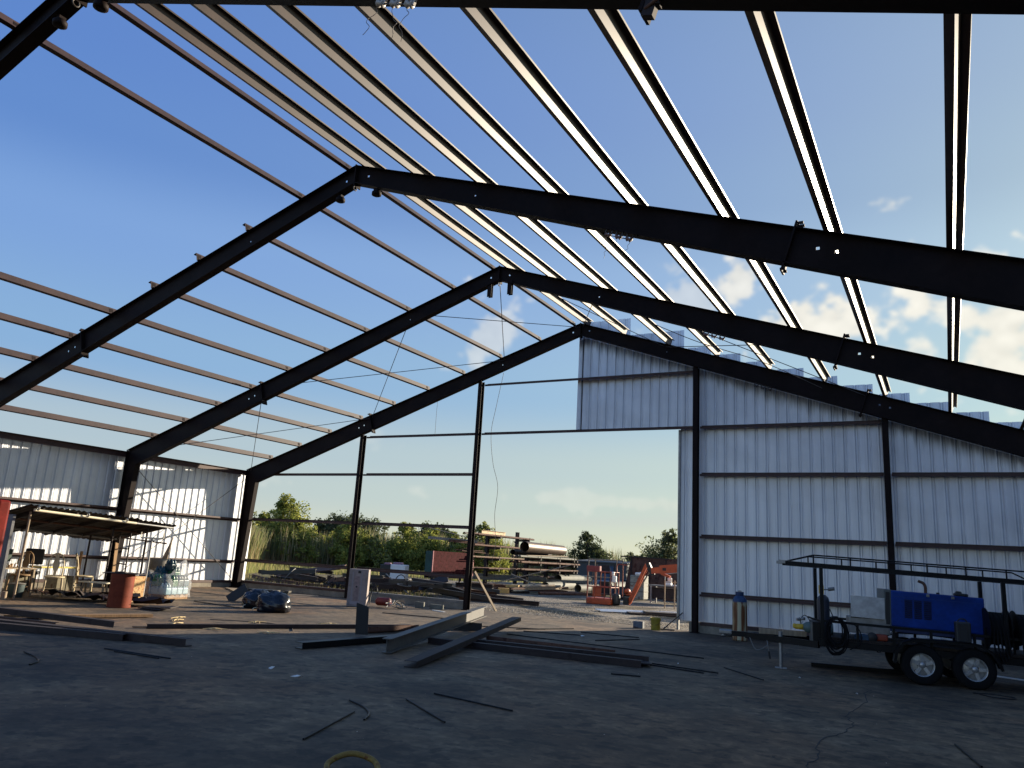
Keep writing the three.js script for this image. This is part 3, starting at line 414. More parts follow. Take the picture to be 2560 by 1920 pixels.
{ // cantilever racks loaded with pipe; stock lies along z
  const rack = (label, x, z0, z1, ys, top) => { const o = thing('pipe_rack', label, 'pipe rack', [x, 0, 0]); for (const z of [z0, z1]) { const m = mesh('mast', sweep(iSec(.2, .22), [0, -.04, z], [0, top, z], [0, 0, 1]), M.darkrust, o); for (const y of ys) mesh('arm', [bar([-.05, y, z], [1.0, y + .03, z], .09, .13), rod([.98, y, z], [.98, y + .24, z], .02), sweep([[0, 0], [.35, 0], [0, -.3]], [.05, y - .05, z + .02], [.05, y - .05, z - .02], [0, 1, 0])], M.darkrust, m); } return o; };
  rack('dark pipe rack with one tall mast and an orange yellow beam on top', -15.5, -20.2, -24.2, [.95, 1.62, 2.32, 2.98], 3.55);
  rack('low pipe rack sagging with bundled pipes beside the tall mast rack', -12.2, -19.5, -22.2, [1.05, 1.46, 1.78], 2.0);
  rack('low pipe rack at the far end of the bundled pipes', -12.2, -24.4, -24.9, [1.05, 1.46, 1.78], 2.0);
  const stock = (n, x, y, z0, z1, rr, m, label, g) => one(n, pipeG([x, y, z0], [x, y, z1], rr, .01, 14), m, label, 'pipe', g);
  one('yellow_beam', [sweep(iSec(.14, .26), [-15.0, 3.28, -18.6], [-15.0, 3.28, -21.6], [0, 1, 0])], mat([.66, .42, .12], { roughness: .6, map: grime }), 'orange yellow steel beam on top of the tall rack mast', 'steel beam');
  const r = rng(12), tones = [M.rust, M.rust, M.pipe, M.greywood, M.darkrust];
  const shelf = (x, ys, z0, z1, n, l, g) => { for (const y of ys) for (let i = 0; i < n; i++) { const rr = .028 + r() * .04; stock('rack_pipe', x + .12 + i * .8 / n + r() * .06, y + .085 + rr, z0 + r() * .9, z1 - r() * 1.4, rr, tones[Math.floor(r() * 5)], l, g); } };
  shelf(-15.5, [.95, 1.62, 2.32, 2.98], -17.9, -24.0, 5, 'thin steel pipe lying on the tall mast rack', 'pipes on the tall mast rack'); shelf(-12.2, [1.05, 1.46, 1.78], -17.8, -24.2, 8, 'thin steel pipe in the bundle on the low rack', 'pipes bundled on the low rack');
  for (let i = 0; i < 7; i++) { const y = 1.92 + r() * .12, x = -12 + r() * .8; one('loose_bar', rod([x, y, -17.6 - r()], [x + (r() - .5) * .9, y + (r() - .4) * .3, -23.5 - r() * 1.5], .022, 6), tones[i % 5], 'crooked bar thrown across the bundle on the low rack', 'bar', 'crooked bars on the low rack'); }
  one('large_pipe', pipeG([-11.55, 2.50, -17.9], [-11.75, 2.47, -23.6], .31, .016, 36), mat([.15, .10, .07], { roughness: .5, metalness: .3, map: clean }), 'big rusty brown pipe lying on the low rack, open end showing', 'pipe');
  one('medium_pipe', pipeG([-12.5, 2.16, -18.2], [-12.55, 2.16, -23.4], .16, .012, 24), M.darkrust, 'dark pipe tucked under the big rusty pipe', 'pipe');
  one('long_bar', rod([-17.4, 3.45, -14.6], [-15.2, 2.75, -19], .02, 6), M.steel, 'long thin bar sticking up off the rack past the post', 'bar');
  one('box_beam', [bar([-16.9, 2.72, -15.6], [-15.2, 2.66, -18.4], .20, .16)], M.steel, 'grey box beam sticking out of the tall rack towards the reeds', 'steel beam'); one('box_beam', [bar([-15.9, 2.62, -16.4], [-15.1, 2.56, -19], .22, .16)], M.rust, 'rusty box beam beside the grey one on the tall rack', 'steel beam');
  one('angle_bundle', [bar([-15.4, 2.06, -16.9], [-15.0, 2.0, -19], .3, .05), bar([-15.6, 2.1, -16.6], [-15.1, 2.12, -19], .12, .05), bar([-15.55, 2.08, -16.8], [-15.35, 2.4, -18.6], .03, .03)], M.rust, 'rusty angle irons fanned out on the second arm of the tall rack', 'angle irons');
  // pipes and beams on the ground
  const gp = (x, z0, z1, rr, m, l, y = rr - .03, x1 = x) => one('ground_pipe', pipeG([x, y, z0], [x1, y, z1], rr, .015, 30), m, l, 'pipe');
  gp(-10.75, -19.3, -25.5, .27, M.pipe, 'fat grey pipe on the ground with its dark open end towards the door', .24, -11.8); gp(-9.6, -21.5, -27, .24, M.pipe, 'grey pipe on the ground nearest the boom basket'); gp(-9.2, -25.4, -30, .34, M.pipe, 'wide pale pipe cut in a notch behind the boom basket'); gp(-11.7, -23, -28, .27, M.pipe, 'grey pipe stacked on top of the ground pipes', .66); gp(-13.2, -21, -27, .15, M.rust, 'slim rust brown pipe end under the low rack', .62);
  gp(-12.2, -27, -33, .32, M.bluesteel, 'blue pipe lying beyond the grey pipes', .3, -11.0); gp(-10.2, -31, -36, .38, M.bluesteel, 'second blue pipe lying beyond the boom basket', .36, -8.8);
  one('grey_beam', bar([-17.2, .42, -18.2], [-9.9, .55, -24], .16, .18), M.pipe, 'long grey beam resting across the ground pipes', 'steel beam'); one('grey_beam', bar([-17.6, .60, -19.5], [-12, .62, -22], .2, .22), M.pipe, 'grey beam under the tall rack arms', 'steel beam');
  const beam = (n, a, b, w, h, m, l) => one(n, sweep(iSec(w, h), a, b, [0, 1, 0]), m, l, 'steel beam');
  beam('rusty_beam', [-12.6, .30, -13.6], [-8.2, .10, -17.0], .18, .18, M.rust, 'long rusty beam slanting down to the gravel by the grey pipes'); beam('rusty_beam', [-11.8, .12, -13.2], [-6.2, .06, -18.6], .16, .15, M.rust, 'rusty beam lying flat along the edge of the gravel'); beam('rusty_beam', [-9.4, .06, -14.2], [-4.5, .05, -22.8], .14, .12, M.darkrust, 'thin dark beam on the gravel beyond the basket');
  beam('dark_beam', [-7.0, .08, -4.7], [-4.0, .07, -5.2], .18, .17, M.darkrust, 'dark steel beam on the dirt just outside the doorway post'); beam('dark_beam', [-7.6, .08, -5.4], [-4.6, .06, -5.7], .12, .13, M.darkrust, 'second dark beam behind the one outside the doorway post');
  one('leaning_bar', rod([-12.6, .2, -15.2], [-9.4, 1.6, -20], .03, 6), M.greywood, 'long bar leaning up towards the rack mast', 'bar'); one('leaning_bar', rod([-11.6, .9, -16.5], [-9.6, .1, -17.4], .035, 6), M.steel, 'grey bar leaning down onto the ground pipes', 'bar');
  one('yellow_offcut', box(.55, .26, .4, -9.6, .14, -12.2, 0, .5), mat([.70, .45, .14], { map: grime }), 'short yellow steel offcut by the doorway post', 'offcut'); one('yellow_offcut', box(.7, .14, .3, -10.4, .3, -14.6, 0, .3), mat([.70, .45, .14], { map: grime }), 'yellow steel offcut on the pile below the rack', 'offcut'); one('yellow_offcut', rbox(.5, .09, .14, -5.9, .06, -17.6, .02), mat([.72, .50, .2]), 'small yellow block on the beams beyond the basket', 'offcut');
  const cs = one('roof_sheet', (() => { const p = []; for (let i = 0; i <= 8; i++) p.push([i * .1, i % 2 ? .05 : 0]); const b = [...p].reverse().map(([x, y]) => [x, y + .006]); return sweep([...p, ...b], [-1.35, .0, -5.2], [1.3, .02, -7.4], [0, 1, 0]); })(), M.white, 'pale ribbed sheet lying upside down on the dirt before the basket', 'metal sheet');
  one('sheet_stack', [box(3.2, .05, .9, .9, .02, -6.6, 0, .55), box(2.6, .03, .8, 1.2, .075, -6.8, 0, .5)], M.darkrust, 'dark sheets lying on the dirt under the pale ribbed sheet', 'metal sheets');
}
{ const r = rng(47), t = [M.rust, M.darkrust, M.rust, M.greywood, M.pipe]; for (let i = 0; i < 22; i++) { const x = -13.6 + r() * 5.6, z = -13.4 - r() * 3.2, L = 2 + r() * 3.6, a = -1.1 - (r() - .5) * .9, y = .04 + r() * .30, d = (r() - .6) * .10; one('stock_bar', i % 2 ? sweep(iSec(.12, .13), [x, Math.max(.03, y), z], [x + Math.cos(a) * L * .5, Math.max(.03, y + d * L), z + Math.sin(a) * L], [0, 1, 0]) : pipeG([x, Math.max(.05, y), z], [x + Math.cos(a) * L * .5, Math.max(.05, y + d * L), z + Math.sin(a) * L], .05 + r() * .04, .008, 12), t[i % 5], 'brown steel bar in the low heap before the pipe racks', 'steel bar', 'steel bars heaped before the pipe racks'); } }
{ // red box on skid, junk, brown bin, tanks, stands
  const o = thing('red_container', 'weathered dark red steel box on a raised skid, green end panel', 'container', [-16.2, 0, -16.0]);
  mesh('shell', rbox(.5, 1.36, 4.4, .70, 1.26, 0, .02), new THREE.MeshPhysicalMaterial({ color: RGB(.085, .019, .022), roughness: .9, specularIntensity: .15, map: rep(grimeT, 1.1) }), o); mesh('end_panel', box(.46, 1.34, .03, .70, 1.26, 2.22), mat([.03, .10, .085], { map: clean }), o); for (const z of [-2.2, 2.19]) mesh('corner_angle', box(.06, 1.38, .05, .955, 1.26, z), mat([.42, .15, .15]), o); mesh('skid', [bar([.55, .5, -2.3], [.55, .5, 2.3], .08, .16), bar([.86, .5, -2.3], [.86, .5, 2.3], .08, .16)], M.darkrust, o);
  for (const z of [-1.5, 1.5]) for (const x of [.52, .88]) mesh('leg', bar([x, -.04, z], [x, .45, z], .12, .12), M.darkrust, o); mesh('frame_tube', tube([[.9, .5, 2.2], [.9, .2, 1.8], [.95, .05, 1.2]], .03, 6), M.black, o);
  const j = thing('scrap_appliance', 'white metal appliance with dark front dumped in the grass left of the red box', 'appliance', [-17.6, 0, -13.6], .3); mesh('casing', rbox(.9, .86, .7, .2, .62, 0, .04), M.white, j); mesh('dark_side', rbox(.62, .7, .7, -.56, .66, .02, .04), M.black, j); mesh('rags', [rbox(.5, .14, .5, .1, 1.1, 0, .06, 3), rbox(.35, .12, .4, -.5, 1.06, .1, .05, 3)], mat([.3, .16, .2]), j); mesh('stand', [box(.1, .3, .5, -.5, .15, 0), box(.1, .3, .5, .5, .15, 0)], M.darkrust, j);
  const b = thing('brown_bin', 'big rust brown steel bin with sloped side behind the boom', 'bin', [-4.9, 0, -22]); mesh('shell', sweep([[-1.9, .0], [1.6, .0], [1.15, 2.25], [-1.75, 2.28]], [0, 0, .9], [0, 0, -.9], [0, 1, 0]).scale(-1, 1, 1).scale(-1, 1, 1), mat([.11, .055, .04], { roughness: .9, map: grime }), b); mesh('rim', [bar([-1.8, 2.28, .93], [1.2, 2.25, .93], .05, .07), bar([-1.8, 2.28, -.93], [1.2, 2.25, -.93], .05, .07)], M.darkrust, b); for (const x of [-1.1, 0, 1]) mesh('rib', bar([x, .1, .93], [x, 2.2, .93], .06, .06), M.darkrust, b);
  const t = thing('grey_tote', 'grey green square tank with a torn bag on top behind the boom jib', 'tank', [-4.15, 0, -17.3]); mesh('tank', rbox(.78, 1.25, .78, 0, .66, 0, .06, 3), mat([.30, .31, .26], { map: grime }), t); mesh('strap', [box(.8, .03, .8, 0, .45, 0), box(.8, .03, .8, 0, .9, 0)], M.plate, t); mesh('torn_bag', [rbox(.32, .14, .3, -.05, 1.36, 0, .06, 3), rbox(.16, .16, .16, .12, 1.38, .05, .05, 3)], M.white, t);
  const w = thing('work_bench', 'cluttered steel workbench beyond the orange jib', 'workbench', [-1.7, 0, -16]); mesh('top', box(2.6, .06, .9, 0, .86, 0), M.steel, w); for (const x of [-1.2, 1.2]) for (const z of [-.4, .4]) mesh('leg', box(.07, .85, .07, x, .41, z), M.galv, w); mesh('shelf', box(2.4, .5, .7, 0, .5, -.1), M.darkrust, w); mesh('clutter', [rbox(.3, .2, .3, -.4, 1.0, 0, .03), rbox(.2, .3, .2, .6, 1.04, .1, .03), box(.5, .05, .3, .1, .92, .1), rbox(.16, .16, .16, 1, .98, .2, .04)], M.white, w); mesh('upright_frame', polyline([[-.7, .9, -.3], [-.7, 1.45, -.3], [.2, 1.6, -.3], [.2, .9, -.3]], .03), M.galv, w);
  const s = thing('pipe_stand', 'weathered H shaped stand with two tall legs beside the boom', 'stand', [-.75, 0, -11.9], .2); for (const x of [-.22, .22]) mesh('leg', bar([x, -.04, 0], [x, 1.22, 0], .05, .05), M.greywood, s); mesh('crossbar', [bar([-.26, 1.14, 0], [.9, 1.14, 0], .04, .04), bar([-.2, .2, .02], [.24, .2, .02], .03, .03)], M.greywood, s); mesh('rag', rbox(.2, .16, .14, .0, 1.26, .02, .05, 3), M.white, s);
  one('blue_beam', sweep(iSec(.3, .45), [-8.6, .2, -24.5], [.5, .2, -21], [0, 1, 0]), M.bluesteel, 'long blue steel beam on the ground beyond the boom', 'steel beam'); one('blue_beam', sweep(iSec(.26, .34), [-3.6, .14, -19.8], [3.5, .14, -18.4], [0, 1, 0]), M.rust, 'rusty plated beam at the foot of the workbench', 'steel beam');
  one('rust_drum', lathe([[0, 0], [.5, 0], [.62, .1], [.42, .5], [.42, 1.5], [.3, 1.6], [0, 1.6]], 20).translate(-.2, -.04, -18), M.rust, 'rust brown flared vessel at the end of the workbench', 'vessel');
  const c = thing('steel_cage', 'dark open steel cage left of the boom basket', 'cage', [-7.9, 0, -21]); mesh('frame', [polyline([[-.6, 0, .5], [-.6, 2, .5], [1.2, 2.02, .5], [1.2, 0, .5]], .035), polyline([[-.6, 0, -.5], [-.6, 2, -.5], [1.2, 2.02, -.5], [1.2, 0, -.5]], .035), bar([-.6, 1.0, .5], [1.2, 1.0, .5], .06, .06), bar([-.6, 2, .5], [-.6, 2, -.5], .05, .05)], M.greywood, c); for (let i = 0; i < 6; i++) mesh('upright', rod([-.5 + i * .28, 0, .1], [-.5 + i * .28, 1.55 + .2 * (i % 2), .1], .025, 6), M.darkrust, c); mesh('loose_panels', [box(.5, .5, .03, .5, 1.45, .52), box(.6, .7, .4, .3, .4, 0)], M.darkrust, c);
  const d = thing('dark_shed', 'dark low shed below the single round tree', 'shed', [-13.6, 0, -36]); mesh('wall', box(4.2, 1.9, 2.4, 0, .95, 0), mat([.05, .055, .06]), d); mesh('roof', box(4.5, .08, 2.7, 0, 1.95, 0, .05), mat([.08, .08, .085]), d); mesh('door', box(.9, 1.6, .04, .6, .8, 1.21), mat([.03, .07, .14]), d);
}
{ // scrap pile outside the open gable
  const r = rng(31), tones = [M.darkrust, M.rust, M.darkrust, M.black, M.darkrust];
  for (let i = 0; i < 44; i++) { const x = -20.5 + r() * 14, z = -3.2 - r() * 4.6, L = 1.2 + r() * 3.4, a = (r() - .5) * 1.1 + .25, y = .05 + r() * .55, t = (r() - .5) * .16, p = [x - Math.cos(a) * L / 2, Math.max(.03, y - t * L / 2), z - Math.sin(a) * L / 2], q = [x + Math.cos(a) * L / 2, Math.max(.03, y + t * L / 2), z + Math.sin(a) * L / 2]; one('scrap_beam', i % 3 ? sweep(cSec(.09, .18), p, q, [0, 1, 0]) : sweep(iSec(.14, .16), p, q, [0, 1, 0]), tones[i % 5], 'dark scrap section in the tangled pile behind the kerb', 'scrap metal', 'scrap sections behind the gable kerb'); }
  for (let i = 0; i < 7; i++) { const x = -17 + r() * 9.5, z = -3.4 - r() * 3, R = .18 + r() * .25; one('scrap_hoop', new THREE.TorusGeometry(R, .022, 6, 22, 4 + r() * 2).rotateX(r() * 2).rotateY(r() * 3).translate(x, .28 + R * .5, z), i % 2 ? M.steel : M.darkrust, 'bent pipe hoop in the scrap pile behind the kerb', 'scrap metal', 'bent hoops in the scrap pile'); }
  one('long_scrap_beam', sweep(cSec(.12, .22), [-25.2, .16, -10.4], [-17.6, .22, -7.4], [0, 1, 0]), M.darkrust, 'long brown channel lying apart on the dry grass by the side wall', 'scrap metal'); one('scrap_plate', box(3.4, .04, .8, -17.4, .62, -6.4, .3, .35, .06), M.rust, 'bent rusty plate tilted on top of the scrap pile', 'scrap metal'); one('scrap_plate', box(1.6, .04, .7, -9.6, .5, -5.6, .5, .6, .1), M.darkrust, 'dark plate leaning on the scrap near the doorway post', 'scrap metal');
  one('leaning_plank', bar([-3.30, -.03, -.55], [-3.74, 1.28, .32], .085, .03, [1, 0, 0]), M.greywood, 'pale plank leaning against the post at the open side of the doorway', 'plank');
  one('scrap_bar', rod([-12.1, .75, -5.6], [-9.9, .05, -4.4], .03, 6), M.steel, 'straight pale bar leaning on the scrap pile', 'scrap metal');
}

// ---------------------------------------------------------------- things on the floor inside
{ // lean-to: ribbed roof on pipes and scaffold frames
  const o = thing('lean_to', 'low lean-to shelter of rusty ribbed sheets on scaffold pipes by the sunlit wall', 'shelter', [0, 0, 0]);
  // roof sheets run from the front pipe up to the wall side; ridge line slopes down towards the gable end
  const sheetM = mat([.050, .037, .030], { roughness: .8, map: grime }), r = rng(61), nS = 7, z0 = 11.75, z1 = 7.15;
  for (let i = 0; i < nS; i++) {
    const za = mix(z0, z1, i / nS), zb = mix(z0, z1, (i + 1.06) / nS), n = 12, pts = [], y = .02 * r();
    const pos = [], idx = []; for (let k = 0; k <= n; k++) for (let j = 0; j < 2; j++) { const z = mix(za, zb, k / n), x = j ? -10.55 : -13.9, rib = (k % 3 === 1) ? .035 : 0; pos.push(x + (j ? (r() - .5) * .05 : 0), (j ? 2.42 : 1.80) - (z0 - z) * .045 + rib + y - (i > 4 ? (i - 4) * .02 : 0), z); }
    for (let k = 0; k < n; k++) idx.push(2 * k, 2 * k + 1, 2 * k + 3, 2 * k, 2 * k + 3, 2 * k + 2);
    const g = new THREE.BufferGeometry(); g.setAttribute('position', new THREE.Float32BufferAttribute(pos, 3)); g.setAttribute('uv', new THREE.Float32BufferAttribute(new Float32Array(pos.length / 3 * 2), 2)); g.setIndex(idx); const f = g.toNonIndexed(); f.computeVertexNormals(); const f2 = f.clone().translate(0, -.012, 0);
    mesh('roof_sheet', [f, f2], sheetM, o);
  }
  mesh('front_pipe', [rod([-10.62, 2.31, 11.55], [-10.55, 2.16, 8.55], .035, 10)], M.cream, o); mesh('front_pipe', [rod([-10.55, 2.16, 8.55], [-10.6, 2.10, 7.2], .03, 10)], M.galv, o); mesh('rear_pipe', rod([-13.2, 1.86, 11.6], [-13.2, 1.66, 7.3], .035, 10), M.galv, o); mesh('middle_pipe', rod([-11.9, 2.09, 11.6], [-11.9, 1.89, 7.3], .035, 10), M.rust, o);
  for (const z of [11.5, 10.1, 8.9]) { mesh('pipe_clamp', new THREE.TorusGeometry(.05, .016, 6, 12).translate(-10.53, 2.36 - (11.5 - z) * .05, z), M.galv, o); }
  for (let i = 0; i < 5; i++) mesh('rafter_board', bar([-13.6, 1.78 - i * .043, 11.3 - i * .95], [-10.6, 2.33 - i * .043, 11.3 - i * .95], .05, .09), M.darkrust, o);
  for (const [x, z, y, m] of [[-10.95, 11.46, 2.27, M.greywood], [-11.5, 8.62, 2.04, M.darkrust], [-12.9, 8.4, 1.75, M.darkrust], [-13.2, 11.4, 1.8, M.rust], [-10.9, 7.9, 2.1, M.darkrust]]) mesh('prop', rod([x, 0, z], [x + .03, y, z], .03, 8), m, o);
  const s = mesh('scaffold_frame', [rod([-11.95, .0, 8.05], [-11.95, 1.9, 8.05], .022, 8), rod([-11.0, .0, 8.35], [-11.0, 1.9, 8.35], .022, 8)], M.darkrust, o); for (const y of [.55, .95, 1.4, 1.78]) mesh('rung', rod([-11.95, y, 8.05], [-11.0, y, 8.35], .018, 8), M.darkrust, s);
  mesh('top_stay', rod([-11.5, 1.72, 8.3], [-10.3, 1.62, 7.6], .02, 8), M.rust, o);
  mesh('brace_board', bar([-11.05, .02, 8.65], [-11.75, 1.55, 8.25], .10, .03, [1, 0, 0]), M.wood, o); mesh('upright_board', bar([-12.4, .3, 8.9], [-12.4, 1.25, 8.9], .03, .10, [1, 0, 0]), M.wood, o);
  // grey board wall of the lean-to at its near end
  const b = mesh('end_wall_board', [box(2.4, 2.16, .07, -12.22, 1.085, 11.80)], mat([.26, .27, .29], { roughness: .8, map: clean, bumpMap: rep(bumpT, 1), bumpScale: .004 }), o);
  mesh('board_foot', rod([-10.93, 0, 11.72], [-10.93, .2, 11.72], .06, 10), M.greywood, o);
}
one('red_post', [rbox(.26, 2.4, .35, -10.55, 1.3, 12.42, .09, 3)], new THREE.MeshPhysicalMaterial({ color: RGB(.24, .022, .016), roughness: .6, specularIntensity: .2, map: clean }), 'bright red rounded steel post standing before the grey board wall', 'steel post').rotation.set(0, 0, 0);
{ const p = thing('t_prop', 'pale T shaped pipe prop holding up the lean-to roof edge', 'prop', [-9.75, 0, 8.55]); mesh('shaft', rod([0, 0, 0], [.02, 1.76, 0], .026, 10), M.galv, p); mesh('head', [rod([-.12, 1.76, .27], [.16, 1.76, -.27], .022, 8)], M.cream, p); for (const s of [-1, 1]) mesh('horn', rod([.02 + .14 * s, 1.76, -.27 * s], [.02 + .14 * s, 1.92, -.27 * s], .014, 8), M.cream, p); }
// painted wooden chairs with hooped backs and vase splats
function chair() {
  const g = new THREE.Group(), C = mat([.80, .74, .54], { roughness: .55, map: rep(woodT, .7) });
  mesh('seat', [lathe([[0, 0], [.19, 0], [.215, .012], [.215, .03], [.2, .04], [0, .034]], 24).scale(1, 1, .94).translate(0, .43, 0)], C, g);
  for (const [x, z] of [[-.13, .13], [.13, .13], [-.13, -.13], [.13, -.13]]) mesh('leg', lathe([[0, 0], [.013, 0], [.02, .12], [.015, .16], [.02, .28], [.014, .435], [0, .435]], 8).applyMatrix4(new THREE.Matrix4().makeShear(0, 0, -x * .45, 0, -z * .45, 0)).translate(x * 1.45, 0, z * 1.45), C, g);
  for (const x of [-.16, .16]) mesh('stretcher', rod([x, .18, .16], [x, .18, -.16], .009, 6), C, g); mesh('stretcher', rod([-.16, .18, 0], [.16, .18, 0], .009, 6), C, g);
  const hoop = []; for (let i = 0; i <= 18; i++) { const a = Math.PI * i / 18, c = Math.cos(a), s = Math.sin(a); hoop.push([.185 * c * (.82 + .3 * s), .46 + .52 * Math.pow(s, .7), -.15 - .10 * s]); }
  mesh('back_hoop', tube(hoop, .017, 7, 40), C, g);
  const v = [[.028, 0], [.03, .10], [.06, .18], [.075, .27], [.055, .36], [.04, .42], [.05, .50]], L = v.map(([x, y]) => new THREE.Vector2(x, y)), Rr = [...v].reverse().map(([x, y]) => new THREE.Vector2(-x, y)), sh = new THREE.Shape([...L, ...Rr]);
  mesh('splat', new THREE.ExtrudeGeometry(sh, { depth: .012, bevelEnabled: false }).rotateX(-.19).translate(0, .465, -.16), C, g);
  for (const x of [-.11, .11]) mesh('spindle', rod([x, .465, -.155], [x * 1.1, .90, -.24], .007, 6), C, g);
  return g;
}
for (const [x, z, t, l] of [[-11.55, 10.12, 1.05, 'cream painted hoop back chair standing alone before the lean-to table'], [-12.45, 10.55, .75, 'brownish hoop back chair pushed in at the lean-to table'], [-12.0, 8.95, 2.5, 'cream chair turned sideways beside the scaffold frame']]) { const c = chair(); c.name = 'wooden_chair'; c.scale.setScalar(1.2); scene.add(c); c.position.set(x, 0, z); c.rotation.y = t; tag(c, l, 'chair', 'cream hoop back chairs at the lean-to'); if (l.startsWith('brown')) c.traverse(m => { if (m.isMesh) m.material = mat([.40, .28, .16], { map: rep(woodT, .7) }); }); }
{
  const t = thing('work_table', 'small wooden table littered with cups under the lean-to', 'table', [-12.15, 0, 11.15], .1); mesh('top', box(.75, .03, 1.1, 0, .74, -.1), M.greywood, t); for (const x of [-.33, .33]) for (const z of [-.6, .4]) mesh('leg', box(.045, .73, .045, x, .365, z), M.greywood, t);
  const r = rng(4); for (let i = 0; i < 7; i++) one('cup', lathe([[0, 0], [.03, 0], [.036, .07 + .05 * r()], [0, .06]], 10).translate(-12.3 + r() * .4, .757, 10.7 + r() * .8), i % 2 ? M.white : M.wood, 'small pale cup on the littered lean-to table', 'cup', 'cups on the lean-to table');
  one('green_board', box(.05, .34, .46, -12.75, 1.06, 10.95, 0, .1, -.1), mat([.05, .075, .06]), 'dark green board propped above the lean-to table', 'board');
  const sc = thing('office_chair', 'black padded chair back beyond the hoop back chair', 'chair', [-13.5, 0, 9.65], .9); mesh('backrest', rbox(.5, .46, .08, 0, 1.02, 0, .04, 3), M.black, sc); mesh('seat', rbox(.5, .09, .48, 0, .56, .28, .04, 3), M.black, sc); mesh('post', rod([0, .1, .25], [0, .55, .25], .03, 8), M.black, sc); for (let i = 0; i < 5; i++) mesh('leg', rod([0, .1, .25], [.28 * Math.cos(i * 1.257), .03, .25 + .28 * Math.sin(i * 1.257)], .02, 6), M.black, sc);
  const tb = thing('folding_table', 'narrow table with yellow edge beyond the hoop back chair', 'table', [-13.1, 0, 9.2]); mesh('top', box(.5, .04, 1.3, 0, .74, 0), mat([.75, .60, .10]), tb); mesh('top_cover', box(.48, .01, 1.28, 0, .766, 0), M.white, tb); for (const z of [-.55, .55]) mesh('leg', polyline([[-.2, 0, z], [-.2, .72, z], [.2, .72, z], [.2, 0, z]], .014), M.black, tb);
  const bk = thing('cooler_bucket', 'dark bucket with pale lid under the lean-to table', 'bucket', [-11.55, 0, 11.1]); mesh('body', lathe([[0, 0], [.17, 0], [.2, .34], [.19, .34]], 20), mat([.03, .05, .05]), bk); mesh('lid', lathe([[0, .34], [.21, .34], [.21, .37], [0, .40]], 20), M.steel, bk); mesh('handle', tube([[-.2, .3, 0], [0, .5, .05], [.2, .3, 0]], .006, 5), M.wire, bk);
  const bn = thing('low_bench', 'cream low bench beside the scaffold frame', 'bench', [-11.2, 0, 9.1], .35); mesh('top', box(.9, .035, .30, 0, .42, 0), M.cream, bn); for (const x of [-.36, .36]) mesh('leg', [bar([x, 0, .12], [x * .9, .41, .05], .04, .04, [1, 0, 0]), bar([x, 0, -.12], [x * .9, .41, -.05], .04, .04, [1, 0, 0])], M.greywood, bn);
  const pl = mat([.30, .26, .16], { map: grime }); one('yellow_crates', [box(.5, .5, .6, -13.9, .25, 9.7), box(.6, .45, .5, -13.9, .23, 8.5)], pl, 'dusty yellow grey boxes along the wall behind the chairs', 'boxes');
}
